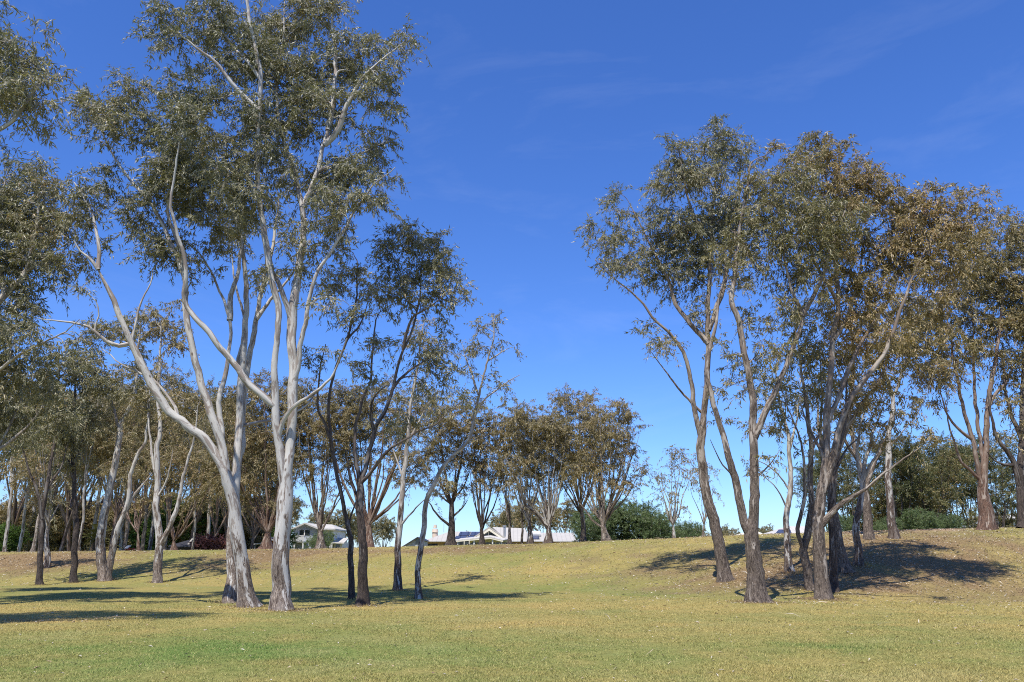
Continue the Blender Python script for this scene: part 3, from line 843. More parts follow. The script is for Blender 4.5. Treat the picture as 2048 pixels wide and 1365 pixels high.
# ================================================================== LEFT EDGE: gums whose trunks stand outside the frame
EDGE = 'gums at the left edge of the lawn'
def edge_tree(label, base, Y, limbs, blobs, seed, **kw):
    ptree('gum_tree', label, base, limbs, blobs, Y=Y, seed=seed, group=EDGE, bk='pale', stock=1.8, parts=True, **kw)
edge_tree('nearest left edge gum, its leafy crown cut off by the top left corner', (-420, 1330), 16.0, [
    ([(-420, 1335), (-410, 1100), (-390, 900), (-350, 700), (-300, 500), (-200, 380), (-60, 300), (20, 240), (80, 170)], 60, 8, 0.3),
    ([(-350, 700), (-420, 500), (-480, 300), (-500, 100)], 34, 8, -.8),
    ([(-200, 380), (-150, 250), (-80, 120), (-20, 60)], 18, 5, .6),
    ([(-380, 820), (-520, 650), (-640, 480)], 22, 6, 1.0)],
    [(62, 130, 62, 70), (20, 105, 70, 45), (10, 210, 95, 60), (70, 210, 55, 35, .8), (-70, 130, 100, 90), (-90, 230, 110, 70), (25, 5, 45, 22, .8), (-250, 150, 150, 120), (-420, 100, 180, 140), (-600, 250, 160, 140), (-380, 300, 150, 110), (-640, 450, 130, 100, .8)],
    51, lf='blue', spacing=.45, twigs=7, per=18, leaf=(0.159, 0.031), gap=0.38, brown=.62)
edge_tree('left edge gum with a broad crown filling the frame side at middle height', (-95, 1205), 26.0, [
    ([(-95, 1208), (-92, 1050), (-85, 900), (-70, 760), (-40, 650), (10, 590), (50, 545), (70, 470), (75, 400)], 46, 6, .4),
    ([(-70, 760), (-110, 600), (-140, 450), (-150, 350)], 24, 6, -.8),
    ([(10, 590), (-10, 500), (-5, 420), (10, 360)], 12, 4, .8),
    ([(-85, 880), (-20, 760), (60, 700), (120, 670), (160, 640)], 11, 3, -1.4),
    ([(-86, 950), (-40, 830), (10, 770), (45, 735)], 9, 3, 1.5),
    ([(50, 545), (90, 520), (140, 480)], 6, 2, -.4)],
    [(25, 350, 50, 45), (85, 375, 50, 45), (30, 430, 80, 60), (110, 440, 55, 50), (50, 510, 80, 55), (120, 520, 45, 45, .8), (30, 590, 60, 40, .8), (-60, 420, 90, 90), (-150, 380, 100, 100), (40, 660, 70, 30, .9), (110, 680, 65, 40, 1.0), (150, 700, 38, 30, .9), (30, 740, 75, 45, .9), (90, 790, 50, 40, .5), (-60, 700, 90, 70, .8), (-80, 560, 80, 60, .8), (60, 450, 85, 80, .5), (15, 620, 60, 50, .5)],
    57, lf='blue', spacing=.51, twigs=7, per=19, leaf=(0.195, 0.040), gap=0.36, brown=.55)
edge_tree('left edge gum with low dark foliage and bare pale limbs', (-70, 1180), 34.0, [
    ([(-70, 1182), (-70, 1080), (-55, 980), (-20, 915), (30, 880), (60, 850), (85, 810)], 24, 3, .3),
    ([(-55, 980), (-60, 880), (-50, 800), (-30, 720)], 18, 5, -.7),
    ([(-30, 950), (0, 890), (25, 840), (40, 800)], 10, 3, .8)],
    [(40, 800, 60, 50, .9), (100, 830, 50, 45, .7), (-40, 760, 80, 70), (20, 870, 50, 40, .5), (90, 770, 50, 40, .7), (-60, 650, 80, 60)],
    63, lf='blue', spacing=.62, twigs=7, per=19, leaf=(0.232, 0.049), gap=0.38, brown=.55)

# ================================================================== LEFT MIDDLE: slim gums at the foot of the bank
SLIM = 'slim gums at the foot of the left bank'
ptree('gum_tree', 'slim dark gum nearest the left frame edge, forked above head height', (80, 1171), [
    ([(80, 1173), (81, 1100), (84, 1040), (92, 985), (100, 940), (110, 880), (116, 800), (118, 740)], 12, 4, .4),
    ([(84, 1035), (75, 985), (62, 950), (48, 910), (40, 870)], 7, 3, -.5),
    ([(92, 985), (105, 960), (125, 930), (135, 890)], 6, 2, .5)],
    [(110, 740, 45, 50, .9), (80, 830, 45, 45, .8), (130, 830, 40, 45, .8), (45, 880, 35, 35, .6), (120, 920, 35, 30, .6), (95, 980, 25, 20, .5)],
    bk='dark', lf='blue', stock=4, spacing=.65, twigs=6, per=21, leaf=(0.244, 0.055), gap=0.36, seed=71, group=SLIM, parts=True)
ptree('gum_tree', 'straight slim dark gum with single unforked trunk, left of the twin trunked gum', (147, 1166), [
    ([(146, 1168), (149, 1110), (152, 1050), (150, 990), (147, 930), (146, 870), (150, 800), (155, 730)], 13, 4, .3),
    ([(147, 930), (165, 880), (180, 840)], 5, 2, .5), ([(150, 960), (130, 900), (120, 860)], 5, 2, -.5)],
    [(155, 740, 45, 50, .9), (170, 830, 45, 40, .8), (130, 870, 40, 35, .7), (150, 930, 40, 30, .6), (185, 770, 35, 40, .7)],
    bk='dark', lf='blue', stock=6, spacing=.65, twigs=6, per=21, leaf=(0.244, 0.055), gap=0.36, seed=75, group=SLIM, parts=True)
ptree('gum_tree', 'twin trunked gum splitting at the ground, dark feet and bright white upper stems', (212, 1162), [
    ([(207, 1164), (202, 1110), (203, 1060), (215, 1000), (228, 940), (238, 880), (243, 845), (262, 810), (272, 770), (276, 700), (280, 650)], 20, 5, .4),
    ([(215, 1164), (221, 1125), (232, 1070), (246, 1030), (258, 990), (262, 950), (275, 910), (290, 885), (297, 830), (300, 760)], 14, 4, -.4, 'base'),
    ([(246, 1028), (268, 990), (290, 965), (305, 945)], 8, 3, .4),
    ([(240, 870), (225, 810), (213, 770), (206, 720)], 6, 2, -.4)],
    [(205, 660, 50, 35, .8), (250, 650, 40, 40, .6), (280, 720, 35, 40, .5), (250, 780, 35, 30, .5), (215, 750, 40, 40, .7), (300, 800, 35, 40, .5)],
    bk='white', lf='olive', stock=2.6, spacing=.65, twigs=6, per=21, leaf=(0.244, 0.055), gap=0.40, seed=79, group=SLIM, parts=True)
ptree('gum_tree', 'white gum forked low into a narrow Y on sunlit grass', (315, 1166), [
    ([(315, 1168), (317, 1130), (319, 1095), (316, 1050), (313, 1010), (315, 960), (313, 900), (320, 860), (316, 800), (320, 720), (322, 650)], 17, 5, .4),
    ([(320, 1100), (330, 1075), (346, 1035), (358, 1005), (365, 960), (376, 915), (390, 870), (394, 820)], 11, 3, -.4),
    ([(314, 960), (302, 900), (298, 850), (292, 780)], 7, 2, .5), ([(316, 1000), (335, 960), (345, 900)], 5, 2, -.4)],
    [(325, 640, 48, 36, 1.0), (280, 655, 40, 30, .8), (350, 690, 35, 40, .6), (310, 730, 45, 40, .5), (390, 800, 40, 40, .5), (340, 820, 45, 40, .4), (290, 800, 35, 35, .4)],
    bk='white', lf='brown', stock=2.4, spacing=.67, twigs=6, per=21, leaf=(0.244, 0.055), gap=0.38, seed=83, group=SLIM, parts=True)

# ================================================================== RIGHT: the clump on the slope
RC = 'gums of the right hand clump'
ptree('gum_tree', 'left leaning gum with grey brown bark, outermost of the right clump', (1452, 1162), [
    ([(1452, 1164, 28), (1441, 1110, 24), (1428, 1040, 22), (1413, 980, 19), (1405, 930, 18), (1403, 885, 17), (1409, 830, 12), (1413, 780, 12), (1417, 688), (1417, 597), (1420, 520), (1425, 430), (1435, 330)], 30, 6, .2),
    ([(1401, 885), (1391, 830), (1384, 780), (1373, 725), (1344, 670), (1310, 640), (1280, 600), (1230, 560), (1190, 520)], 11, 2.5, -.6),
    ([(1416, 690), (1381, 648), (1351, 607), (1337, 560), (1310, 510), (1280, 450), (1260, 410)], 11, 3, .6),
    ([(1418, 660), (1447, 571), (1461, 505), (1475, 430), (1480, 330)], 11, 4, .8),
    ([(1408, 830), (1370, 790), (1330, 740), (1300, 700)], 6, 2, -.4),
    ([(1420, 520), (1390, 440), (1370, 370), (1355, 290)], 8, 3, -.5)],
    [(1350, 280, 28, 36, .7), (1375, 340, 50, 45), (1437, 290, 40, 50), (1470, 320, 45, 50), (1330, 390, 50, 40), (1245, 400, 42, 34), (1280, 440, 60, 40), (1195, 470, 36, 34, .7), (1225, 520, 42, 34, .8), (1290, 520, 45, 40, .9), (1350, 470, 60, 50), (1420, 420, 60, 60), (1480, 440, 45, 50),
     (1270, 570, 40, 30, .7), (1330, 560, 35, 35, .6), (1370, 560, 40, 40, .7), (1320, 690, 45, 32, .7), (1300, 655, 34, 24, .5), (1400, 620, 30, 40, .4), (1470, 560, 30, 50, .4), (1380, 500, 60, 50, .7), (1440, 500, 45, 50, .7), (1300, 450, 55, 45, .6), (1250, 480, 50, 40, .6), (1380, 640, 28, 30, .4), (1340, 620, 30, 30, .4), (1400, 350, 50, 50, .7)],
    bk='grey', lf='blue', stock=5.5, spacing=.54, twigs=7, per=18, leaf=(0.207, 0.043), gap=0.40, seed=91, group=RC, parts=True, brown=.6)

ptree('gum_tree', 'front gum of the right clump with chunky rough trunk forked low', (1516, 1205), [
    ([(1518, 1207, 42), (1511, 1160, 34), (1507, 1120, 31), (1503, 1075, 29), (1506, 1030, 19), (1509, 960, 18), (1508, 880, 17), (1503, 780, 13), (1483, 688, 12), (1478, 640), (1462, 605), (1468, 560), (1476, 487), (1490, 400), (1500, 330)], 38, 7, .3),
    ([(1500, 1072), (1490, 1052), (1478, 1000), (1470, 955), (1458, 915), (1445, 871), (1424, 798), (1414, 740), (1425, 680), (1440, 600), (1450, 520)], 18, 5, .5),
    ([(1509, 885), (1518, 855), (1534, 816), (1564, 754), (1592, 680), (1604, 633), (1585, 580), (1570, 520), (1565, 440)], 14, 4, -.6),
    ([(1603, 635), (1630, 589), (1650, 540), (1668, 480), (1690, 420)], 10, 4, -.5),
    ([(1470, 955), (1440, 920), (1420, 880)], 4, 2, -.4), ([(1505, 960), (1540, 930), (1560, 900)], 4, 2, -.4)],
    [(1520, 380, 50, 60), (1580, 380, 55, 60), (1560, 320, 40, 40, .8), (1490, 480, 45, 50, .8), (1560, 470, 55, 50), (1620, 440, 50, 50), (1520, 560, 35, 40, .6), (1600, 540, 40, 40, .7), (1440, 530, 35, 40, .6), (1680, 430, 45, 50), (1540, 640, 35, 30, .4), (1545, 900, 28, 22, .5), (1430, 870, 26, 18, .5), (1590, 600, 45, 45, .7), (1500, 620, 35, 40, .5), (1540, 520, 50, 45, .7), (1600, 330, 50, 40), (1530, 440, 50, 50, .7), (1640, 500, 50, 45, .7), (1450, 690, 30, 50, .55), (1480, 790, 34, 38, .5), (1545, 700, 35, 45, .6)],
    bk='grey', lf='olive', stock=6.5, spacing=.53, twigs=7, per=18, leaf=(0.195, 0.040), gap=0.40, seed=97, group=RC, parts=True, brown=.55)

ptree('gum_tree', 'stout dark based gum with cream upper trunk and a cut limb pointing right', (1645, 1198), [
    ([(1647, 1200, 33), (1643, 1150, 27), (1638, 1095, 25), (1636, 1040, 22), (1644, 985, 19), (1650, 940, 16), (1653, 880, 14), (1655, 816), (1660, 761), (1667, 680, 10), (1676, 610), (1672, 540), (1662, 460), (1655, 400), (1650, 340)], 33, 4, .3),
    ([(1645, 985), (1658, 940), (1668, 905), (1686, 830), (1712, 780), (1740, 745), (1764, 715), (1790, 655), (1812, 590), (1840, 520), (1870, 470)], 16, 4, -.5),
    ([(1655, 850), (1666, 820), (1688, 761), (1717, 700), (1747, 644), (1776, 605), (1800, 540), (1815, 470)], 11, 3, .5),
    ([(1648, 1052), (1662, 1030), (1685, 1008), (1714, 988), (1733, 978)], 14, 11, -.8),
    ([(1730, 980), (1760, 950), (1800, 925), (1840, 895), (1865, 870)], 6, 2, -.8),
    ([(1667, 680), (1700, 620), (1720, 540), (1730, 460)], 9, 4, .8), ([(1676, 610), (1640, 540), (1610, 480), (1590, 420)], 8, 3, -.8),
    ([(1650, 930), (1630, 880), (1612, 840), (1600, 790)], 8, 3, .6)],
    [(1620, 310, 55, 42), (1690, 310, 50, 38), (1650, 370, 65, 50), (1730, 370, 50, 48), (1700, 440, 65, 50), (1780, 420, 55, 48), (1620, 450, 50, 50), (1760, 500, 60, 50), (1840, 410, 50, 48), (1890, 410, 48, 45), (1840, 490, 60, 50), (1910, 470, 50, 45), (1680, 530, 50, 45, .8), (1780, 590, 55, 45, .8), (1860, 560, 55, 45), (1950, 420, 34, 34, .8), (1930, 530, 45, 40, .9), (1620, 560, 35, 40, .5), (1720, 620, 40, 40, .5), (1850, 880, 26, 20, .3), (1700, 590, 50, 45, .8), (1740, 560, 55, 45, .8), (1660, 480, 55, 50, .8), (1790, 500, 60, 50, .8), (1870, 620, 50, 45, .8), (1800, 660, 50, 40, .7), (1680, 640, 45, 45, .5), (1640, 400, 55, 45, .8), (1900, 520, 55, 45, .8), (1820, 450, 60, 50, .8), (1740, 660, 45, 40, .5)],
    bk='grey', lf='gold', stock=4.2, spacing=.54, twigs=7, per=18, leaf=(0.207, 0.044), gap=0.36, seed=103, group=RC, parts=True, brown=.55)

ptree('gum_tree', 'curved grey double stemmed gum close left of the stout dark based gum', (1622, 1181), [
    ([(1623, 1183), (1614, 1140), (1608, 1100), (1614, 1070), (1622, 1020), (1620, 960), (1624, 900), (1618, 850), (1610, 790), (1600, 720), (1590, 650)], 18, 4, .4),
    ([(1610, 1115), (1600, 1080), (1596, 1060), (1606, 1010), (1608, 950), (1604, 900), (1590, 850), (1570, 800)], 10, 3, -.4),
    ([(1622, 905), (1640, 860), (1645, 800), (1640, 720)], 7, 3, .6)],
    [(1590, 640, 40, 45, .8), (1560, 760, 35, 40, .7), (1620, 700, 40, 45, .7), (1640, 800, 30, 35, .5), (1575, 850, 25, 25, .4), (1640, 620, 40, 40, .7), (1585, 700, 45, 45, .7), (1620, 770, 45, 45, .7), (1560, 800, 38, 38, .6), (1600, 840, 36, 30, .5)],
    bk='grey', lf='blue', stock=5, spacing=.60, twigs=6, per=19, leaf=(0.220, 0.047), gap=0.38, seed=109, group=RC, parts=True, brown=.55)

ptree('gum_tree', 'smooth pale stemmed gum with dark foot, in the middle of the right clump', (1580, 1143), [
    ([(1580, 1144), (1576, 1100), (1573, 1060), (1575, 1020), (1581, 970), (1579, 900), (1572, 850), (1558, 800), (1552, 740)], 15, 4, .4),
    ([(1576, 1025), (1562, 990), (1540, 965), (1515, 945)], 4, 2, -.5), ([(1578, 985), (1562, 955), (1540, 935), (1510, 920)], 4, 2, -.3), ([(1579, 900), (1590, 850), (1600, 800)], 6, 3, .4)],
    [(1550, 740, 40, 40, .7), (1590, 780, 40, 40, .6), (1520, 800, 30, 30, .5), (1500, 930, 22, 16, .35), (1555, 860, 30, 25, .4), (1500, 720, 40, 40, .6), (1530, 850, 34, 28, .5), (1480, 850, 34, 26, .45), (1600, 830, 40, 34, .5)],
    bk='pale', lf='blue', stock=1.6, spacing=.63, twigs=6, per=19, leaf=(0.232, 0.049), gap=0.38, seed=113, group=RC, parts=True)

ptree('gum_tree', 'dark broad trunk leaning right just behind the stout dark based gum', (1690, 1146), [
    ([(1692, 1147, 24), (1680, 1100, 19), (1669, 1040, 18), (1664, 980, 16), (1672, 920, 13), (1690, 860, 11), (1700, 800), (1706, 740), (1700, 660)], 28, 6, .4),
    ([(1665, 985), (1648, 930), (1640, 860), (1632, 780)], 12, 4, .6), ([(1690, 860), (1730, 800), (1760, 760), (1780, 700)], 10, 3, -.4)],
    [(1700, 650, 50, 45, .8), (1650, 730, 45, 45, .7), (1760, 700, 45, 45, .7), (1700, 760, 45, 40, .7), (1800, 680, 50, 45, .8), (1680, 820, 42, 36, .6), (1745, 790, 45, 40, .7), (1830, 690, 45, 45, .7), (1720, 700, 45, 40, .6)],
    bk='grey', lf='brown', stock=5, spacing=.67, twigs=6, per=21, leaf=(0.244, 0.053), gap=0.38, seed=117, group=RC, parts=True)

ptree('gum_tree', 'slim two toned gum with forked top, right of the cut limb', (1718, 1131), [
    ([(1718, 1132), (1715, 1090), (1712, 1050), (1720, 1010), (1727, 960), (1732, 920), (1745, 870), (1765, 820)], 17, 4, .3),
    ([(1727, 965), (1740, 930), (1760, 890), (1775, 850)], 8, 3, -.4), ([(1726, 970), (1715, 910), (1722, 850), (1730, 800)], 8, 3, .5)],
    [(1740, 800, 40, 35, .6), (1780, 830, 35, 35, .5), (1720, 860, 36, 30, .6), (1770, 750, 40, 40, .6), (1810, 800, 36, 34, .6), (1760, 880, 34, 26, .5)],
    bk='pale', lf='brown', stock=2.2, spacing=.67, twigs=6, per=19, leaf=(0.244, 0.053), gap=0.38, seed=121, group=RC, parts=True)

ptree('gum_tree', 'straight trunk in the shade directly behind the stout dark based gum', (1668, 1185), [
    ([(1669, 1186), (1666, 1120), (1662, 1050), (1664, 980), (1676, 900), (1690, 840), (1694, 760)], 17, 5, .5),
    ([(1668, 945), (1690, 905), (1720, 870)], 7, 3, .5)],
    [(1690, 720, 45, 45, .7), (1730, 820, 35, 35, .5), (1660, 800, 35, 35, .5)],
    bk='dark', lf='brown', stock=4, spacing=.65, twigs=6, per=19, leaf=(0.232, 0.049), gap=0.38, seed=125, group=RC, parts=True, Y=31.5)

ptree('gum_tree', 'tapering gum on the bank top with bare grey upper stem, right of the clump', (1786, 1077), [
    ([(1787, 1078), (1783, 1030), (1778, 980), (1776, 920), (1780, 860), (1786, 810), (1778, 765), (1765, 735), (1755, 690), (1760, 620)], 17, 4, .4),
    ([(1784, 800), (1800, 760), (1815, 700), (1830, 640)], 6, 2, -.4), ([(1777, 900), (1800, 870), (1830, 840)], 4, 2, -.5)],
    [(1760, 620, 45, 45, .8), (1820, 620, 45, 45, .8), (1800, 680, 40, 40, .6), (1830, 800, 34, 30, .6), (1850, 730, 34, 40, .6)],
    bk='pale', lf='brown', stock=3.2, spacing=.71, twigs=6, per=21, leaf=(0.256, 0.056), gap=0.38, seed=129, group=RC, parts=True)

ptree('gum_tree', 'short thick grey trunk behind the slim two toned gum on the bank top', (1738, 1078), [
    ([(1738, 1079, 20), (1735, 1030, 16), (1728, 980, 13), (1716, 920), (1704, 870), (1700, 800)], 24, 7, .3),
    ([(1728, 985), (1748, 930), (1770, 880), (1790, 840)], 11, 4, .4), ([(1716, 925), (1690, 880), (1680, 830)], 9, 3, -.5)],
    [(1700, 800, 45, 40, .7), (1790, 830, 40, 35, .6), (1670, 840, 35, 35, .6), (1740, 850, 40, 35, .5)],
    bk='grey', lf='brown', stock=5, spacing=.80, twigs=6, per=21, leaf=(0.256, 0.056), gap=0.38, seed=131, group=RC, parts=True)

ptree('gum_tree', 'massive ribbon barked gum with knotted trunk and many steep stems on the right bank top', (1972, 1059), [
    ([(1974, 1060, 32), (1970, 1020, 27), (1966, 985, 21), (1968, 940, 15), (1972, 890, 11), (1974, 830, 10), (1982, 770), (1992, 720), (2000, 660), (2005, 590)], 38, 6, .3),
    ([(1966, 990), (1955, 930), (1945, 880), (1930, 830), (1918, 780), (1908, 730), (1900, 670), (1890, 600)], 11, 4, -.5),
    ([(1968, 930), (1960, 880), (1952, 820), (1948, 760), (1946, 690), (1944, 600)], 9, 4, .7),
    ([(1964, 960), (1945, 945), (1922, 925), (1910, 890), (1898, 850), (1890, 800)], 7, 3, -.9),
    ([(1945, 880), (1920, 860), (1895, 830), (1880, 780)], 7, 3, -.6),
    ([(1974, 835), (1990, 790), (2015, 760), (2040, 700)], 7, 3, .6)],
    [(1890, 560, 50, 50), (1960, 560, 50, 50), (2010, 470, 40, 40, .8), (2010, 530, 45, 50), (1990, 620, 50, 50, .9), (1930, 640, 45, 50, .9), (1880, 660, 45, 50, .9), (2030, 620, 40, 60, .8), (1860, 740, 40, 40, .9), (1900, 740, 35, 45, .6), (1960, 700, 35, 40, .5), (2010, 730, 35, 50, .6), (1870, 800, 34, 28, .6), (1950, 480, 40, 40, .7), (1930, 590, 55, 50, .8), (1985, 560, 50, 45, .8), (1910, 700, 45, 40, .7), (1860, 690, 45, 40, .8), (1985, 680, 40, 45, .7), (2020, 680, 40, 50, .7), (1850, 640, 45, 45, .8), (1835, 720, 40, 40, .7), (2025, 450, 40, 40, .9), (1975, 500, 45, 40, .9), (1920, 480, 45, 40, .8)],
    bk='red', lf='brown', stock=2.2, spacing=.80, twigs=7, per=22, leaf=(0.256, 0.057), gap=0.38, seed=137, group=RC, parts=True)

ptree('gum_tree', 'dark many limbed gum cut by the right frame edge on the bank top', (2046, 1056), [
    ([(2046, 1057, 22), (2042, 1000, 18), (2040, 950, 16), (2044, 880, 13), (2046, 800), (2050, 700), (2060, 600)], 28, 6, .3),
    ([(2040, 975), (2028, 930), (2010, 900), (1992, 870), (1982, 830), (1975, 780)], 13, 4, -.6), ([(2030, 935), (2008, 930), (1988, 920), (1975, 905)], 7, 3, -.6),
    ([(2044, 880), (2020, 820), (2008, 760), (2005, 690)], 10, 4, .5), ([(2046, 820), (2080, 750), (2100, 680)], 12, 4, .5)],
    [(2050, 520, 50, 60), (2060, 620, 60, 60), (2030, 720, 40, 50, .7), (2090, 700, 60, 70), (2030, 800, 35, 40, .5), (2000, 790, 30, 35, .4), (2040, 570, 50, 50, .9), (2010, 650, 45, 50, .8), (2035, 660, 45, 50, .8), (2045, 490, 40, 45, .9), (2010, 860, 30, 26, .5)],
    bk='dark', lf='brown', stock=4, spacing=.80, twigs=7, per=21, leaf=(0.256, 0.057), gap=0.38, seed=139, group=RC, parts=True)

# ================================================================== THE BANK TOP: vase shaped gums along the crest
CR = 'gums along the bank top'
def crest(label, base, fork, blobs, n, w, wt, seed, bk='grey', lf='brown', Y=None, extra=(), **kw):
    px = base[0]
    if Y is None: Y = float(np.interp(px, KP, CRD)) - 0.5
    lb = vase(base, fork, blobs, int(n * 1.9), w * .60, wt * .46, seed) + list(extra)
    kw = {**dict(stock=1.6, spacing=.80, twigs=6, per=30, leaf=(.23, .046), gap=.33, gapf=.7, tipr=.012, hero=False, parts=False), **kw}
    ptree('gum_tree', label, base, lb, blobs, Y=Y, seed=seed, bk=bk, lf=lf, group=CR, **kw)

crest('broad bushy gum with squat reddish trunk, seen between the two white gums', (532, 1100), (535, 1065), [(500, 820, 60, 50), (560, 800, 55, 45), (470, 880, 55, 50), (540, 900, 60, 55), (600, 850, 45, 50), (590, 930, 45, 45, .8), (480, 960, 50, 40, .9), (540, 1000, 55, 35, .7), (450, 800, 40, 40, .8), (530, 770, 40, 30)], 9, 40, 12, 201, bk='red')
crest('gum with a fan of straight stems in front of the two storey house', (640, 1094), (640, 1060), [(640, 800, 50, 40), (600, 840, 45, 40), (680, 850, 50, 45), (630, 900, 50, 45, .8), (690, 920, 40, 40, .6), (650, 960, 40, 35, .35), (590, 780, 40, 35)], 9, 32, 9, 205)
crest('big reddish based gum with dense rounded crown, behind the rough dark forked gum', (737, 1094), (737, 1050), [(700, 800, 50, 40), (760, 790, 50, 38), (730, 840, 60, 45), (800, 860, 55, 45), (840, 830, 45, 45), (700, 890, 50, 45, .8), (770, 920, 50, 40, .7), (840, 910, 45, 40, .8), (660, 850, 40, 40), (830, 960, 45, 25, .5)], 9, 38, 13, 209, bk='red')
crest('dark trunked gum rising before the house solar panels', (904, 1091), (903, 1000), [(890, 830, 48, 45), (940, 850, 45, 45), (870, 890, 45, 40, .8), (930, 920, 45, 40, .7), (900, 960, 45, 30, .45), (870, 980, 28, 20, .4)], 6, 29, 10, 213, bk='dark', lf='brown', stock=3.4,
      extra=[([(898, 1052), (875, 1030), (862, 1010), (850, 995)], 6, 2, -.6), ([(908, 1040), (925, 1015), (935, 1000)], 5, 2, .5)])
crest('gum forked low in a wide Y before the glazed gable of the house', (964, 1090), (962, 1056), [(960, 850, 45, 45), (990, 880, 40, 45), (940, 910, 40, 40, .7), (985, 940, 40, 35, .6), (950, 970, 40, 25, .35)], 5, 20, 9, 217, bk='dark', stock=3)
crest('thin straight gum beside the house roof flue', (1020, 1088), (1021, 1040), [(1010, 860, 35, 40), (1030, 900, 35, 40, .8), (1015, 950, 30, 35, .5)], 3, 12, 6, 221, bk='grey', stock=3)
crest('pale mottled gum in front of the roof water heater', (1060, 1090), (1059, 1040), [(1040, 840, 42, 40), (1070, 870, 40, 40), (1030, 900, 38, 38, .7), (1070, 940, 38, 36, .6), (1050, 980, 30, 25, .35)], 6, 22, 8, 225, bk='pale')
crest('many stemmed gum with a long limb sweeping left, right of the water heater', (1098, 1093), (1096, 1050), [(1090, 830, 50, 42), (1050, 860, 40, 40), (1120, 860, 45, 45), (1080, 910, 45, 45, .8), (1130, 930, 38, 40, .6), (1030, 940, 36, 36, .5), (1100, 970, 40, 30, .3)], 9, 27, 10, 229, bk='pale',
      extra=[([(1092, 1050), (1070, 1028), (1052, 1015), (1042, 985), (1030, 950), (1010, 915)], 10, 3, -1)])
crest('slim dark trunk standing behind the house wing roof', (1043, 1084), (1043, 1040), [(1060, 900, 40, 50, .7), (1040, 950, 35, 40, .5)], 3, 9, 5, 231, Y=64, bk='dark')
crest('tall domed gum, highest crown of the bank top group', (1166, 1084), (1162, 1010), [(1150, 800, 46, 28, 1.2), (1120, 830, 42, 34), (1180, 830, 46, 38), (1150, 870, 60, 45), (1200, 880, 40, 40, .8), (1120, 910, 45, 40, .8), (1170, 940, 50, 40, .6)], 9, 22, 8, 233, bk='grey', stock=2.5, Y=59)
crest('wide vase shaped gum with grey brown foliage, right end of the group', (1214, 1090), (1205, 1045), [(1240, 840, 44, 36, .9), (1200, 850, 40, 40), (1265, 880, 34, 40, .7), (1220, 900, 55, 50, .9), (1170, 920, 45, 45, .7), (1262, 945, 34, 38, .7), (1210, 960, 50, 40, .5), (1150, 960, 35, 35, .4)], 13, 30, 10, 237, bk='grey', stock=1.2, brown=.62)
crest('sparse pale gum forked in a narrow Y on the open skyline', (1348, 1077), (1346, 1050), [(1352, 908, 24, 24, .7), (1330, 950, 26, 34, .6), (1370, 940, 26, 40, .6), (1320, 980, 18, 24, .5), (1355, 990, 30, 26, .3)], 6, 11, 6, 241, bk='pale', stock=.5, per=12, spacing=.65, gap=.28)
crest('thin bare looking gum forked at its foot, behind the left leaning gum', (1407, 1075), (1408, 1050), [(1412, 950, 28, 30, .6), (1390, 970, 22, 28, .5), (1425, 980, 20, 24, .5)], 4, 9, 5, 245, bk='grey', stock=.5, per=11, spacing=.65, gap=.28)
crest('gum with white and grey trunk part way up the left bank', (95, 1126), (97, 1040), [(90, 900, 45, 40, .8), (60, 940, 45, 40, .8), (120, 960, 40, 35, .7), (80, 990, 40, 30, .6)], 5, 20, 9, 249, bk='pale', Y=50, stock=1)
crest('gum with narrow trunk left of the low Y shaped white gum on the bank top', (278, 1104), (276, 1060), [(270, 900, 45, 45, .8), (300, 950, 40, 40, .7), (240, 950, 40, 40, .7), (280, 1000, 35, 25, .5)], 6, 13, 7, 253, bk='red')
crest('several stemmed gum beside the dark roofed house', (348, 1100), (348, 1082), [(350, 930, 45, 45, .7), (390, 950, 45, 40, .7), (320, 970, 35, 35, .6), (370, 1000, 40, 30, .5), (410, 990, 35, 30, .5)], 6, 20, 9, 257, bk='red')

#@@WOODS
# ================================================================== WOODLAND: stock trees grown once, then copied
def stock_tree(name, label, cat, H, fork, n, spread, r0, seed, bk, lf, group, **kw):
    L, bl = metric_limbs(H, fork, n, spread, r0, seed, kw.pop('lean', .3), low=kw.pop('low', False))
    o = dict(stock=1.6, spacing=.92, twigs=6, per=36, leaf=(.25, .05), gap=.35, gapf=.6, tipr=.012, hero=False)
    o.update(kw)
    return grow(name, label, cat, (0, 0, 0), L, bl, seed=seed, bk=bk, lf=lf, group=group, **o)

def place(src, px, Y, hpx_top, H, label, used=[], rz=None, group=None):
    X = (px - 1024) / 1703.0 * Y
    z = float(height(X, Y)) - 0.05
    top = CAM_Z + (1105 - hpx_top) / 1703.0 * Y * (1 + .0)
    s = max(.25, (top - z) / H)
    rg = random.Random(int(px * 7 + Y))
    rz = rg.uniform(0, 6.28) if rz is None else rz
    ws = s * rg.uniform(.92, 1.08)
    if src.name not in used:
        used.append(src.name)
        src.location = (X, Y, z); src.rotation_euler = (0, 0, rz); src.scale = (ws, ws, s); src['label'] = label
        if group: src['group'] = group
        return src
    return copy_tree(src, (X, Y, z), rz, (ws, s), label, group)

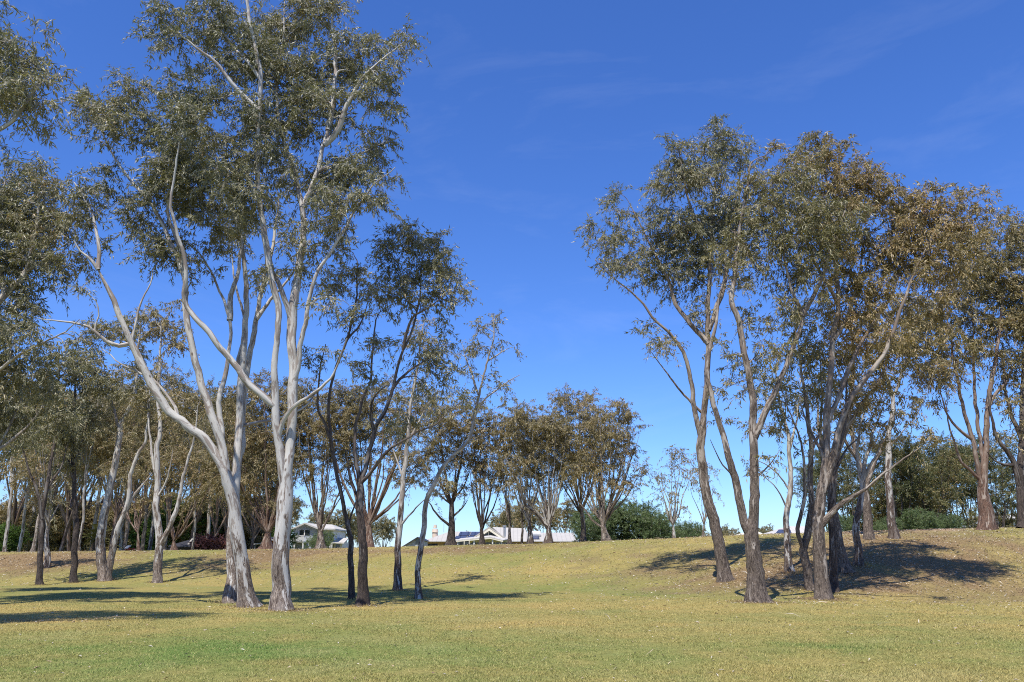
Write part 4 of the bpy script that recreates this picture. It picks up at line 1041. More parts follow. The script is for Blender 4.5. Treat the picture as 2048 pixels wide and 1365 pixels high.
WL = 'woodland gums beyond the left bank'
wA = stock_tree('gum_tree', 'x', 'tree', 13, 4.2, 6, 2.8, .16, 301, 'grey', 'olive', WL)
wB = stock_tree('gum_tree', 'x', 'tree', 13, 6.5, 5, 2.4, .14, 302, 'pale', 'blue', WL)
wC = stock_tree('gum_tree', 'x', 'tree', 12, 3.0, 7, 3.2, .18, 303, 'red', 'brown', WL)
wD = stock_tree('gum_tree', 'x', 'tree', 14, 7.5, 5, 2.2, .13, 304, 'pale', 'brown', WL)
dull = 'brown leaved gum tree in the dense woodland beyond the left bank'
LEFTWOOD = [
    # src, px, Y, top px, label
    (wA, 66, 63, 800, 'stout trunked gum on the bank top at the far left of the woodland edge'),
    (wB, 10, 66, 780, 'pale stemmed gum at the woodland edge cut by the left frame side'),
    (wD, 158, 64, 770, 'woodland gum right behind the straight slim dark gum'),
    (wB, 180, 72, 760, 'tall pale gum rising behind the palm'),
    (wC, 222, 66, 800, 'spreading gum behind the stems of the twin trunked gum'),
    (wA, 250, 70, 770, 'gum standing by the white sign board'),
    (wD, 300, 74, 720, 'tall slender gum behind the low Y shaped white gum'),
    (wC, 120, 70, 830, 'low spreading gum between the two slim dark gums'),
    (wB, 40, 82, 790, None), (wA, 90, 86, 800, None), (wC, 140, 84, 790, None), (wD, 200, 88, 760, None), (wB, 240, 90, 780, None), (wA, 285, 86, 790, None),
    (wD, 330, 88, 760, None), (wC, 375, 92, 800, None), (wB, 415, 86, 780, None), (wA, -30, 78, 780, None), (wC, 15, 92, 820, None), (wD, 60, 98, 780, None),
    (wC, 165, 104, 830, None), (wA, 215, 106, 820, None), (wB, 265, 108, 800, None), (wC, 345, 110, 830, None), (wA, 400, 112, 820, None), (wD, 440, 100, 820, None),
    (wC, 455, 90, 860, None), (wA, 490, 108, 840, None), (wC, 110, 112, 840, None), (wB, -70, 90, 800, None), (wA, 330, 72, 840, None), (wC, 420, 76, 880, None),
    (wB, 465, 78, 900, None), (wC, 500, 82, 900, None), (wD, 385, 70, 830, None)]
for (s, px, Y, top, lab) in LEFTWOOD:
    place(s, px, Y, top, {wA: 13, wB: 13, wC: 12, wD: 14}[s], lab or dull, group=WL)

sU = stock_tree('brown_shrub', 'x', 'shrub', 4.5, .4, 8, 2.6, .07, 361, 'dark', 'brown', WL, low=True, leaf=(.24, .06), per=40, spacing=.8, gap=.2, droop=.3, brown=.6)
for k, px in enumerate(range(-40, 540, 42)):
    place(sU, px + (k * 37) % 19, 96 + (k * 29) % 17, 1030 - (k * 53) % 22, 4.5, 'brown undergrowth thicket filling the woodland floor beyond the left bank', group='undergrowth thickets in the left woodland')

# far woodland seen between and behind the houses
FW = 'distant trees behind the houses'
fA = stock_tree('broad_tree', 'x', 'tree', 10, 2.0, 7, 3.4, .22, 311, 'dark', 'olive', FW, spacing=1.1, leaf=(.34, .09), per=34, gap=.22)
fB = stock_tree('broad_tree', 'x', 'tree', 10, 2.5, 6, 2.8, .20, 312, 'grey', 'brown', FW, spacing=1.1, leaf=(.34, .09), per=34, gap=.22)
for (s, px, Y, top, lab) in [
    (fA, 765, 120, 1040, 'rounded olive tree on the skyline right of the reddish based gum'),
    (fA, 690, 135, 1028, 'olive tree behind the right end of the two storey house'),
    (fA, 560, 125, 1000, 'tree hidden behind the orange brick shed between the white gums'),
    (fB, 1030, 165, 1012, 'olive brown tree behind the house main ridge'),
    (fB, 1062, 160, 1000, 'brownish tree behind the house wing roof, left of the water heater'),
    (fB, 1090, 165, 1010, 'brownish tree directly behind the water heater'),
    (fB, 1130, 170, 1004, 'russet tree above the right end of the house wing roof'),
    (fA, 1010, 190, 1030, 'small olive tree peeping over the house gable'),
    (fA, 720, 160, 1050, 'far olive tree left of the reddish based gum'),
    (fA, 640, 150, 1030, 'tree peeping over the two storey house ridge'),
    (fA, 940, 260, 1070, 'treetop just showing over the solar panel roof'),
    (fA, 520, 140, 1000, 'dark tree behind the broad bushy gum'),
    (fB, 470, 130, 1000, 'dark tree behind the leaning white gum'),
    (fA, 430, 125, 1010, 'tree behind the red leaved shrub'),
    (fA, 1386, 330, 1062, 'far treetop on the horizon left of the left leaning gum'),
    (fB, 1404, 340, 1060, 'far treetop on the horizon behind the thin bare looking gum'),
    (fA, 1448, 330, 1058, 'far treetop on the horizon right of the left leaning gum'),
    (fB, 1470, 320, 1060, 'far treetop on the horizon beside the rough forked trunk'),
    (fA, 1534, 300, 1058, 'far treetop on the horizon above the cream gable')]:
    place(s, px, Y, top, 10, lab, group=FW)

# wattles on the right behind the bank
WT = 'dark wattles behind the right bank'
tA = stock_tree('wattle_tree', 'x', 'tree', 10, 2.2, 7, 2.4, .12, 321, 'dark', 'wattle', WT, leaf=(.20, .05), per=44, spacing=.9, gap=0.30, brown=.5, droop=.2)
tB = stock_tree('wattle_tree', 'x', 'tree', 9, 1.2, 7, 2.6, .11, 322, 'dark', 'wattle', WT, low=True, leaf=(.20, .05), per=44, spacing=.9, gap=.42, brown=.72, droop=.2)
for (s, px, Y, top, lab) in [
    (tA, 1700, 62, 900, 'dark wattle behind the foot of the right clump'), (tB, 1745, 66, 930, 'brown tinged wattle left of the tapering bank top gum'),
    (tA, 1800, 60, 890, 'slim trunked wattle just right of the tapering bank top gum'), (tB, 1835, 64, 900, 'bushy wattle with russet foliage, second right of the tapering gum'),
    (tB, 1875, 60, 870, 'fullest russet wattle, left of the ribbon barked gum'), (tA, 1915, 66, 900, 'dark wattle close left of the ribbon barked gum'),
    (tA, 1950, 72, 900, 'wattle behind the knotted trunk of the ribbon barked gum'), (tA, 2000, 64, 890, 'thin wattle right of the ribbon barked gum'),
    (tB, 2030, 70, 930, 'sparse wattle before the white building'), (tB, 1775, 74, 960, 'low dark wattle deep behind the tapering gum'), (tB, 1855, 76, 950, 'deep shaded wattle in the back row behind the russet ones'),
    (tA, 1660, 72, 930, 'wattle glimpsed between the trunks of the right clump')]:
    place(s, px, Y, top, 10 if s is tA else 9, lab, group=WT)

# shrubs
SH = 'green shrubs behind the bank top'
sA = stock_tree('green_shrub', 'x', 'shrub', 4.2, .5, 8, 2.2, .07, 331, 'dark', 'shrub', SH, low=True, leaf=(.16, .04), per=44, spacing=.7, gap=.44, gapf=.9, droop=.25)
for (px, Y, top, lab) in [(1205, 66, 1030, 'dark green shrub behind the wide vase shaped gum'), (1245, 67, 1016, 'green shrub right of the vase shaped gum trunk'), (1290, 66, 1020, 'widest green shrub on the open skyline'), (1325, 68, 1040, 'green shrub left of the sparse pale gum'),
                     (1375, 66, 1056, 'low shrub at the right end of the skyline row'), (1185, 70, 1035, 'shrub behind the tall domed gum'), (1690, 56, 1040, 'light green shrub behind the right clump trunks'), (1850, 56, 1030, 'dark low shrub under the russet wattles'), (1900, 57, 1040, 'small dark shrub left of the ribbon barked gum'), (1780, 58, 1045, 'small shrub beside the tapering gum foot'),
                     (640, 74, 1072, 'shrub under the balcony of the two storey house')]:
    place(sA, px, Y, top, 4.2, lab, group=SH)
sB = stock_tree('bright_tree', 'x', 'tree', 7, 1.5, 7, 2.5, .12, 341, 'dark', 'spring', 'bright spring green trees', low=True, leaf=(.2, .11), per=36, spacing=.9, gap=.2, droop=.2)
for (px, Y, top, lab) in [(385, 96, 1000, 'bright spring green tree behind the dark roofed house'), (425, 100, 1040, 'bright green tree right of the dark roofed house'), (285, 92, 1030, 'bright green tree behind the white sign board'), (15, 84, 1055, 'bright green tree at the far left under the woodland'), (563, 88, 1062, 'small bright green tree left of the orange brick shed'), (318, 98, 1040, 'bright green tree glimpsed behind the low Y shaped white gum')]:
    place(sB, px, Y, top, 7, lab)
sC = stock_tree('red_shrub', 'x', 'shrub', 2.6, .3, 8, 1.7, .05, 351, 'dark', 'plum', None, low=True, leaf=(.12, .06), per=44, spacing=.50, gap=.12, droop=.1)
place(sC, 412, 74, 1085, 2.6, 'rounded plum red shrub right of the dark roofed house')

#@@BUILT
# ================================================================== BUILDINGS AND BUILT THINGS
def flat(name, c, rough=.6, nz=0.12, sc=3.0, metal=0.0, spec=.3, lines=None):
    m, n, b, o = mat(name)
    tcn = node(n, 'ShaderNodeTexCoord')
    f = tex(n, tcn.outputs['Object'], sc, (1, 1, 1), 5, .65)
    cc = mix(n, 1.0, c, ramp(n, f, [(.3, 1 - nz), (.7, 1 + nz)]), 'MULTIPLY')
    b.inputs['Roughness'].default_value = rough; b.inputs['Metallic'].default_value = metal; b.inputs['Specular IOR Level'].default_value = spec
    if lines:
        axis, freq, amt = lines
        sx = node(n, 'ShaderNodeSeparateXYZ'); n.links.new(tcn.outputs['Object'], sx.inputs[0])
        mm = node(n, 'ShaderNodeMath', operation='MULTIPLY'); n.links.new(sx.outputs[axis], mm.inputs[0]); mm.inputs[1].default_value = freq
        fr = node(n, 'ShaderNodeMath', operation='FRACT'); n.links.new(mm.outputs[0], fr.inputs[0])
        cc = mix(n, 1.0, cc, ramp(n, fr.outputs[0], [(0, 1 - amt), (.12, 1 - amt), (.2, 1), (1, 1)]), 'MULTIPLY')
        bp = node(n, 'ShaderNodeBump'); bp.inputs['Strength'].default_value = .4; bp.inputs['Distance'].default_value = .03
        n.links.new(fr.outputs[0], bp.inputs['Height']); n.links.new(bp.outputs[0], b.inputs['Normal'])
    n.links.new(cc, b.inputs['Base Color'])
    return m
M = {
    'roof': flat('pale_grey_roofing', (.42, .395, .355), .8, .06, 1.0, spec=.1, lines=(0, 1.6, .14)),
    'roof2': flat('pale_roofing', (.48, .455, .41), .8, .06, 1.0, spec=.1, lines=(0, 1.4, .12)),
    'darkroof': flat('dark_slate_roofing', (.045, .045, .052), .45, .15, 2.0, lines=(0, 1.5, .3)),
    'cream': flat('cream_paint', (.72, .66, .50), .6), 'brick': flat('yellow_brick', (.47, .30, .115), .8, .2, 6.0, lines=(2, 10, .15)),
    'redbrick': flat('orange_brick', (.36, .12, .055), .85, .25, 8.0, lines=(2, 10, .2)), 'white': flat('white_paint', (.62, .60, .56), .5, .05), 'grey': flat('grey_trim', (.33, .35, .38), .5, .06),
    'board': flat('weathered_board', (.43, .43, .41), .8, .16, 3.0, lines=(2, 4.5, .22)), 'bluewall': flat('pale_blue_grey_board', (.36, .385, .42), .6, .06, 3.0, lines=(2, 4.5, .1)),
    'glass': flat('dark_window_glass', (.02, .025, .03), .06, .1, 1.0, spec=.8), 'solar': flat('solar_panel_blue', (.05, .062, .11), .45, .1, 1.0, spec=.4, lines=(0, 1.0, .5)),
    'steel': flat('galvanised_steel', (.42, .42, .42), .4, .1, 3.0, metal=.6), 'pot': flat('cream_render', (.62, .50, .38), .8), 'timber': flat('dark_fence_timber', (.10, .085, .07), .85, .2, 4.0, lines=(0, 7, .4)),
    'redpaint': flat('red_paint', (.42, .05, .03), .5), 'palmleaf': flat('palm_frond', (.15, .15, .045), .5, .3, 2.0), 'palmtrunk': flat('palm_trunk', (.10, .07, .045), .9, .3, 6.0),
}

class MB:
    def __init__(s, X0, Y0, Z0): s.v, s.f, s.o = [], [], np.array([X0, Y0, Z0])
    def poly(s, pts):
        k = len(s.v); s.v += [tuple(p) for p in pts]; s.f.append(tuple(range(k, k + len(pts))))
    def box(s, x0, x1, y0, y1, z0, z1):
        k = len(s.v)
        s.v += [(x0, y0, z0), (x1, y0, z0), (x1, y1, z0), (x0, y1, z0), (x0, y0, z1), (x1, y0, z1), (x1, y1, z1), (x0, y1, z1)]
        s.f += [tuple(k + i for i in q) for q in [(0, 3, 2, 1), (4, 5, 6, 7), (0, 1, 5, 4), (1, 2, 6, 5), (2, 3, 7, 6), (3, 0, 4, 7)]]
    def slab(s, pts, t=.14):
        """thick polygon: pts top face, extruded down"""
        k = len(s.v); n = len(pts)
        s.v += [tuple(p) for p in pts] + [(p[0], p[1], p[2] - t) for p in pts]
        s.f.append(tuple(k + i for i in range(n))); s.f.append(tuple(k + n + i for i in reversed(range(n))))
        for i in range(n):
            j = (i + 1) % n; s.f.append((k + i, k + n + i, k + n + j, k + j))
    def prism(s, xz, y0, y1):
        """outline in x,z extruded along y"""
        k = len(s.v); n = len(xz)
        s.v += [(x, y0, z) for x, z in xz] + [(x, y1, z) for x, z in xz]
        s.f.append(tuple(k + i for i in range(n))); s.f.append(tuple(k + n + i for i in reversed(range(n))))
        for i in range(n):
            j = (i + 1) % n; s.f.append((k + i, k + n + i, k + n + j, k + j))
    def cyl(s, c, r0, r1, h, axis='z', n=14):
        k = len(s.v)
        for i in range(n):
            a = 2 * math.pi * i / n; ca, sa = math.cos(a), math.sin(a)
            if axis == 'z': s.v += [(c[0] + r0 * ca, c[1] + r0 * sa, c[2]), (c[0] + r1 * ca, c[1] + r1 * sa, c[2] + h)]
            else: s.v += [(c[0], c[1] + r0 * ca, c[2] + r0 * sa), (c[0] + h, c[1] + r1 * ca, c[2] + r1 * sa)]
        for i in range(n):
            j = (i + 1) % n; s.f.append((k + 2 * i, k + 2 * j, k + 2 * j + 1, k + 2 * i + 1))
        s.f.append(tuple(k + 2 * i for i in reversed(range(n)))); s.f.append(tuple(k + 2 * i + 1 for i in range(n)))
    def build(s, name, material, parent=None):
        me = bpy.data.meshes.new(name); me.from_pydata([tuple(np.array(p) - s.o) for p in s.v], [], s.f); me.update()
        import bmesh
        bm = bmesh.new(); bm.from_mesh(me); bmesh.ops.recalc_face_normals(bm, faces=bm.faces); bm.to_mesh(me); bm.free()
        return link(me, name, material, parent, None if parent is not None else tuple(s.o))

# ---- the long house with the glazed gable
YH = 118.0
def hx(px, Y=YH): return (px - 1024) / 1703.0 * Y
def hz(py, Y=YH): return unproj(1024, py, Y)[0][2]
GZ = 0.45
hb = np.array([hx(990), YH, GZ])
def hm(): return MB(*hb)
house = empty('long_house', tuple(hb)); tag(house, 'long low house with pale grey metal roofs, yellow brick walls and glazed cream gable', 'house')
w = hm(); w.box(hx(850), hx(928), YH, YH + 9, GZ, hz(1083)); w.box(hx(1018), hx(1152), YH + 1, YH + 9, GZ, hz(1082.6, YH + 1)); w.build('wall', M['brick'], house)
r = hm()
zr, ze = hz(1063.5, YH + 5), hz(1082.5)
r.slab([(hx(846), YH - .5, ze), (hx(940), YH - .5, ze), (hx(940), YH + 5, zr), (hx(893), YH + 5, zr)])
r.slab([(hx(846), YH - .5, ze), (hx(893), YH + 5, zr), (hx(846), YH + 10, ze)])
r.slab([(hx(940), YH + 5, zr), (hx(940), YH + 10.5, ze), (hx(846), YH + 10.5, ze), (hx(893), YH + 5, zr)])
r.build('roof', M['roof'], house)
# central gable block
za = hz(1053.5, YH - 3)
r = hm()
xa, xl, xr = hx(978, YH - 3), hx(940, YH - 3), hx(1016, YH - 3)
zl = hz(1079, YH - 3)
r.slab([(xl, YH - 3, zl), (xa, YH - 3, za), (xa, YH + 10, za), (xl, YH + 10, zl)], .2)
r.slab([(xa, YH - 3, za), (xr, YH - 3, zl), (xr, YH + 10, zl), (xa, YH + 10, za)], .2)
r.build('roof', M['roof'], house)
b_ = hm()
for (p0, p1) in (((xl, zl), (xa, za)), ((xa, za), (xr, zl))):
    b_.prism([(p0[0], p0[1] - .24), (p1[0], p1[1] - .24), (p1[0], p1[1] - .56), (p0[0], p0[1] - .56)], YH - 3.08, YH - 2.9)
b_.build('barge_board', M['cream'], house)
g = hm(); g.prism([(hx(962, YH - 2.6), hz(1074, YH - 2.6)), (hx(1004, YH - 2.6), hz(1074, YH - 2.6)), (xa, za - .75)], YH - 2.6, YH - 2.5); gw = g.build('window', M['glass'], house)
g = hm()
for px in (978, 991): g.box(hx(px) - .05, hx(px) + .05, YH - 2.68, YH - 2.6, hz(1074, YH - 2.6), hz(1060 + abs(px - 978) * .72, YH - 2.6))
g.build('mullion', M['cream'], gw)
g = hm(); g.prism([(xl + .3, zl - .4), (xr - .3, zl - .4), (xa, za - .5)], YH - 2.45, YH - 2.3); g.build('gable', M['cream'], house)
# verandah
r = hm()
x0, xm, x1 = hx(912, YH - 6), hx(980, YH - 6), hx(1006, YH - 6)
r.slab([(x0, YH - 6, hz(1080.5, YH - 6)), (xm, YH - 6, hz(1074, YH - 6)), (xm, YH - 2.7, hz(1071, YH - 2.7)), (x0 + .4, YH - 2.7, hz(1077, YH - 2.7))], .10)
r.slab([(xm, YH - 6, hz(1074, YH - 6)), (x1, YH - 6, hz(1080.5, YH - 6)), (x1 + .8, YH - 2.7, hz(1078, YH - 2.7)), (xm, YH - 2.7, hz(1071, YH - 2.7))], .10)
vr = r.build('verandah_roof', M['roof2'], house)
fcb = hm(); fcb.prism([(x0, hz(1080.5, YH - 6) - .12), (xm, hz(1074, YH - 6) - .12), (x1, hz(1080.5, YH - 6) - .12), (x1, hz(1082.5, YH - 6) - .12), (xm, hz(1076.4, YH - 6) - .12), (x0, hz(1082.5, YH - 6) - .12)], YH - 6.06, YH - 5.9); fcb.build('fascia', M['cream'], vr)
for px in (915, 948, 963, 985, 1003):
    p = hm(); p.box(hx(px, YH - 5.8) - .09, hx(px, YH - 5.8) + .09, YH - 5.9, YH - 5.7, GZ, hz(1082 if px in (915, 1003) else 1079, YH - 5.8) - .1); p.build('post', M['white'], house)
g = hm(); g.box(hx(918), hx(1012), YH - 2.2, YH - 2.0, GZ + .1, hz(1081.5, YH - 2)); dw = g.build('window_wall', M['glass'], house)
g = hm()
for px in (930, 940, 955, 972, 992): g.box(hx(px) - .06, hx(px) + .06, YH - 2.28, YH - 2.2, GZ + .1, hz(1081.5, YH - 2))
g.build('mullion', M['white'], dw)
for px0, px1 in ((855, 875), (887, 899)):
    g = hm(); g.box(hx(px0), hx(px1), YH - .07, YH + .05, GZ + .9, hz(1088.5)); g.build('window', M['glass'], house)
# right wing and main ridge roof
r = hm()
zr = hz(1057, YH + 7); ze = hz(1082.3, YH)
r.slab([(hx(1016), YH + .2, ze), (hx(1062), YH + .2, ze), (hx(1050, YH + 7), YH + 7, zr), (hx(985, YH + 7), YH + 7, hz(1054.5, YH + 7))])
r.slab([(hx(985, YH + 7), YH + 7, hz(1054.5, YH + 7)), (hx(1050, YH + 7), YH + 7, zr), (hx(1058), YH + 13, ze), (hx(985), YH + 13, ze)])
r.build('roof', M['roof'], house)
r = hm()
zr = hz(1065.8, YH + 6)
r.slab([(hx(1022, YH), YH + .6, hz(1082, YH)), (hx(1157), YH + .6, hz(1082.2, YH)), (hx(1148, YH + 6), YH + 6, zr), (hx(1022, YH + 6), YH + 6, zr)])
r.slab([(hx(1022, YH + 6), YH + 6, zr), (hx(1148, YH + 6), YH + 6, zr), (hx(1157), YH + 11, hz(1082.2, YH)), (hx(1022), YH + 11, hz(1082.2, YH))])
r.build('roof', M['roof'], house)
c_ = hm(); c_.cyl((hx(864), YH + 4, hz(1080, YH)), .42, .40, hz(1065, YH + 4) - hz(1080, YH)); c_.cyl((hx(864), YH + 4, hz(1065, YH + 4)), .50, .38, .45); c_.cyl((hx(864), YH + 4, hz(1065, YH + 4) + .55), .28, .22, .5); c_.build('chimney', M['pot'], house)
c_ = hm(); c_.cyl((hx(1009), YH - .4, hz(1074, YH)), .17, .17, hz(1054, YH) - hz(1074, YH)); c_.cyl((hx(1009), YH - .4, hz(1054, YH)), .26, .26, .18); c_.build('flue', M['steel'], house)
ze_, zr_ = hz(1082.5), hz(1063.5, YH + 5)
def on_roof(px, f): return (hx(px), YH - .5 + 5.5 * f, ze_ + (zr_ - ze_) * f + .10)
for (a, b2, f0, f1) in ((914, 936, .52, .90), (937.5, 958, .52, .90), (908, 930, .18, .46), (931.5, 950, .18, .46)):
    s_ = hm(); s_.slab([on_roof(a, f0), on_roof(b2, f0), on_roof(b2 + 2, f1), on_roof(a + 2, f1)], .05); s_.build('solar_panel', M['solar'], house)
t_ = hm(); t_.cyl((hx(1063), YH + 3.6, hz(1069, YH + 3)), .48, .48, hx(1083) - hx(1063), 'x'); tk = t_.build('water_heater', M['white'], house)
t_ = hm()
for px in (1066, 1073): t_.slab([(hx(px), YH + 1.4, hz(1077.5, YH + 1)), (hx(px + 6.6), YH + 1.4, hz(1077.5, YH + 1)), (hx(px + 6.6), YH + 3.2, hz(1071.5, YH + 3)), (hx(px), YH + 3.2, hz(1071.5, YH + 3))], .06)
t_.build('collector', M['solar'], tk)
a_ = hm(); a_.cyl((hx(881), YH + 5, hz(1065, YH + 5)), .03, .03, 2.0); 
for dz in (1.5, 1.75, 1.95): a_.box(hx(881) - .5, hx(881) + .5, YH + 4.98, YH + 5.02, hz(1065, YH + 5) + dz, hz(1065, YH + 5) + dz + .03)
a_.build('antenna', M['steel'], house)

# ---- grey weatherboard barn
YB = 100.0
bb = np.array([hx(828, YB), YB, .45])
barn = empty('timber_shed', tuple(bb)); tag(barn, 'weathered grey board shed with dark loft opening, left of the long house', 'shed')
def bx(px): return hx(px, YB)
def bz(py): return hz(py, YB)
w = MB(*bb); w.prism([(bx(803), .45), (bx(843), .45), (bx(843), bz(1081)), (bx(834), bz(1075.5)), (bx(803), bz(1095))], YB, YB + 7); w.build('wall', M['board'], barn)
r = MB(*bb); r.slab([(bx(801), YB - .3, bz(1095.5)), (bx(834.5), YB - .3, bz(1074.3)), (bx(834.5), YB + 7.3, bz(1074.3)), (bx(801), YB + 7.3, bz(1095.5))], .12)
r.slab([(bx(834.5), YB - .3, bz(1074.3)), (bx(846), YB - .3, bz(1080.5)), (bx(846), YB + 7.3, bz(1080.5)), (bx(834.5), YB + 7.3, bz(1074.3))], .12); r.build('roof', M['darkroof'], barn)
w = MB(*bb); w.box(bx(831), bx(838.5), YB - .05, YB + .1, bz(1088.5), bz(1079)); w.build('opening', M['glass'], barn)

# ---- two storey house
YT = 92.0
tb_ = np.array([hx(625, YT), YT, .45])
th = empty('two_storey_house', tuple(tb_)); tag(th, 'two storey pale blue grey house with gable, balcony and white end wall', 'house')
def tx(px): return hx(px, YT)
def tz(py): return hz(py, YT)
w = MB(*tb_); w.prism([(tx(584), .45), (tx(632), .45), (tx(632), tz(1057)), (tx(608), tz(1047.5)), (tx(584), tz(1057))], YT, YT + 8); w.build('wall', M['bluewall'], th)
w = MB(*tb_); w.box(tx(632) + .01, tx(662), YT + .5, YT + 7.5, .45, tz(1058)); w.build('wall', M['white'], th)
r = MB(*tb_)
r.slab([(tx(579), YT - .5, tz(1058.5)), (tx(608), YT - .5, tz(1045.8)), (tx(608), YT + 8.4, tz(1045.8)), (tx(579), YT + 8.4, tz(1058.5))], .16)
r.slab([(tx(608), YT - .5, tz(1045.8)), (tx(638), YT - .5, tz(1057.5)), (tx(668), YT + .1, tz(1058)), (tx(645), YT + 4.2, tz(1047)), (tx(608), YT + 4.2, tz(1045.6))], .16)
r.slab([(tx(645), YT + 4.2, tz(1047)), (tx(668), YT + .1, tz(1058)), (tx(668), YT + 8.2, tz(1058)), (tx(608), YT + 8.4, tz(1056)), (tx(608), YT + 4.2, tz(1045.6))], .16)
r.build('roof', M['roof2'], th)
w = MB(*tb_); w.box(tx(597), tx(606), YT - .06, YT + .1, tz(1071), tz(1060.5)); w.box(tx(608), tx(617), YT - .06, YT + .1, tz(1071), tz(1060.5)); wn = w.build('window', M['glass'], th)
f = MB(*tb_); f.box(tx(606), tx(608), YT - .1, YT - .02, tz(1071.5), tz(1060)); f.box(tx(596), tx(618), YT - .1, YT - .02, tz(1060.5), tz(1059.8)); f.build('frame', M['white'], wn)
bl = MB(*tb_); bl.box(tx(580), tx(614), YT - 1.8, YT - .02, tz(1085.5), tz(1083.5))
bl.box(tx(580), tx(614), YT - 1.84, YT - 1.76, tz(1073), tz(1071.8))
bal = bl.build('balcony', M['white'], th)
rl = MB(*tb_)
for k in range(26): 
    xk = tx(580) + (tx(614) - tx(580)) * k / 25; rl.box(xk - .025, xk + .025, YT - 1.82, YT - 1.78, tz(1083.5), tz(1073))
rl.build('railing', M['white'], bal)
for px in (581, 596, 613):
    p = MB(*tb_); p.box(tx(px) - .07, tx(px) + .07, YT - 1.78, YT - 1.64, .45, tz(1085.5)); p.build('post', M['white'], th)
g = MB(*tb_); g.box(tx(586), tx(606), YT - .06, YT + .1, .6, tz(1087)); g.build('garage_door', M['grey'], th)
an = MB(*tb_); an.box(tx(664), tx(680), YT + 1, YT + 6, .45, tz(1084.5)); an.build('annex_wall', M['white'], th)
an = MB(*tb_); an.slab([(tx(662), YT + .4, tz(1085)), (tx(686), YT + .4, tz(1085.5)), (tx(682), YT + 4, tz(1075)), (tx(663), YT + 4, tz(1075))], .12); an.build('annex_roof', M['roof2'], th)
an = MB(*tb_); an.box(tx(667), tx(675), YT + .93, YT + 1.05, .9, tz(1089)); an.build('window', M['glass'], th)

# ---- orange brick shed end and carport between the white gums
sb = np.array([hx(545, 84), 84., .45])
sh = empty('brick_shed', tuple(sb)); tag(sh, 'orange brick shed with pale skillion roof between the two white gums', 'shed')
def s84(px): return hx(px, 84)
w = MB(*sb); w.box(s84(534), s84(549), 84, 88, .45, hz(1077, 84)); w.build('wall', M['redbrick'], sh)
r = MB(*sb); r.slab([(s84(533), 83.7, hz(1075, 84)), (s84(556), 83.7, hz(1083, 84)), (s84(556), 88.3, hz(1083, 84)), (s84(533), 88.3, hz(1075, 84))], .12); r.slab([(s84(508), 83.7, hz(1088, 84)), (s84(532), 83.7, hz(1085, 84)), (s84(532), 87, hz(1085, 84)), (s84(508), 87, hz(1088, 84))], .1); r.build('roof', M['roof2'], sh)
w = MB(*sb); w.box(s84(509), s84(510), 83.9, 84.0, .45, hz(1088.6, 84)); w.build('post', M['white'], sh)
w = MB(*sb); w.box(s84(549) + .01, s84(557), 84.2, 88, .45, hz(1084, 84)); w.build('end_wall', M['white'], sh)

# ---- dark roofed house on the left
YD = 82.0
db = np.array([hx(375, YD), YD, .45]); dh = empty('dark_roofed_house', tuple(db)); tag(dh, 'low house with dark slate grey hip roof behind the left bank', 'house')
def dx_(px): return hx(px, YD)
w = MB(*db); w.box(dx_(345), dx_(402), YD + .4, YD + 6, .45, hz(1091.5, YD)); w.build('wall', M['timber'], dh)
r = MB(*db); ze, zr = hz(1092, YD), hz(1076.5, YD + 3)
A, B2, C2, D2 = (dx_(338), YD - .3, ze), (dx_(404), YD - .3, ze), (dx_(404), YD + 6.6, ze), (dx_(338), YD + 6.6, ze)
E1, E2 = (dx_(366), YD + 3, zr), (dx_(376), YD + 3, zr)
r.slab([A, B2, E2, E1]); r.slab([B2, C2, E2]); r.slab([C2, D2, E1, E2]); r.slab([D2, A, E1]); r.build('roof', M['darkroof'], dh)
w = MB(*db)
for px in (372, 382): w.slab([(dx_(px) - 1.1 * 0, YD + .2, ze + (zr - ze) * .15 + .05), (dx_(px) + .18, YD + .2, ze + (zr - ze) * .15 + .05), (dx_(px) - .35, YD + 2.6, ze + (zr - ze) * .88 + .05), (dx_(px) - .53, YD + 2.6, ze + (zr - ze) * .88 + .05)], .04)
w.build('roof_batten', M['roof'], dh)
fn = np.array([hx(330, 72), 72., float(height(hx(330, 72), 72.))]); f = MB(*fn); f.box(hx(318, 72), hx(352, 72), 72, 72.08, fn[2] - .1, hz(1097, 72)); f.box(hx(352, 72) - .06, hx(352, 72) + .06, 71.97, 72.11, fn[2] - .1, hz(1096.3, 72)); tag(f.build('timber_fence', M['timber']), 'dark grey paling fence left of the dark roofed house', 'fence')

# ---- roofs over the right bank
YR = 112.0
rb = np.array([hx(1600, YR), YR, 1.0]); rh = empty('pale_roofed_house', tuple(rb)); tag(rh, 'house with wide pale hip roof and solar panels behind the right clump', 'house')
def rx_(px): return hx(px, YR)
w = MB(*rb); w.box(rx_(1556), rx_(1680), YR + .5, YR + 9, .5, hz(1076, YR)); w.build('wall', M['cream'], rh)
r = MB(*rb); ze, zr = hz(1077, YR), hz(1053, YR + 6)
A, B2, C2, D2 = (rx_(1540), YR, ze), (rx_(1690), YR, ze), (rx_(1690), YR + 12, ze), (rx_(1540), YR + 12, ze); E1, E2 = (rx_(1608), YR + 6, zr), (rx_(1650), YR + 6, zr)
r.slab([A, B2, E2, E1]); r.slab([B2, C2, E2]); r.slab([C2, D2, E1, E2]); r.slab([D2, A, E1]); r.build('roof', M['roof2'], rh)
def onr(px, f): return (rx_(px), YR + 6 * f, ze + (zr - ze) * f + .1)
s_ = MB(*rb); s_.slab([onr(1562, .32), onr(1596, .32), onr(1604, .66), onr(1580, .66)], .05); s_.build('solar_panel', M['solar'], rh)
cb_ = np.array([hx(1520, 120), 120., 1.0]); ch = empty('cream_roofed_house', tuple(cb_)); tag(ch, 'house showing only its cream roof slope beside the rough forked trunk', 'house')
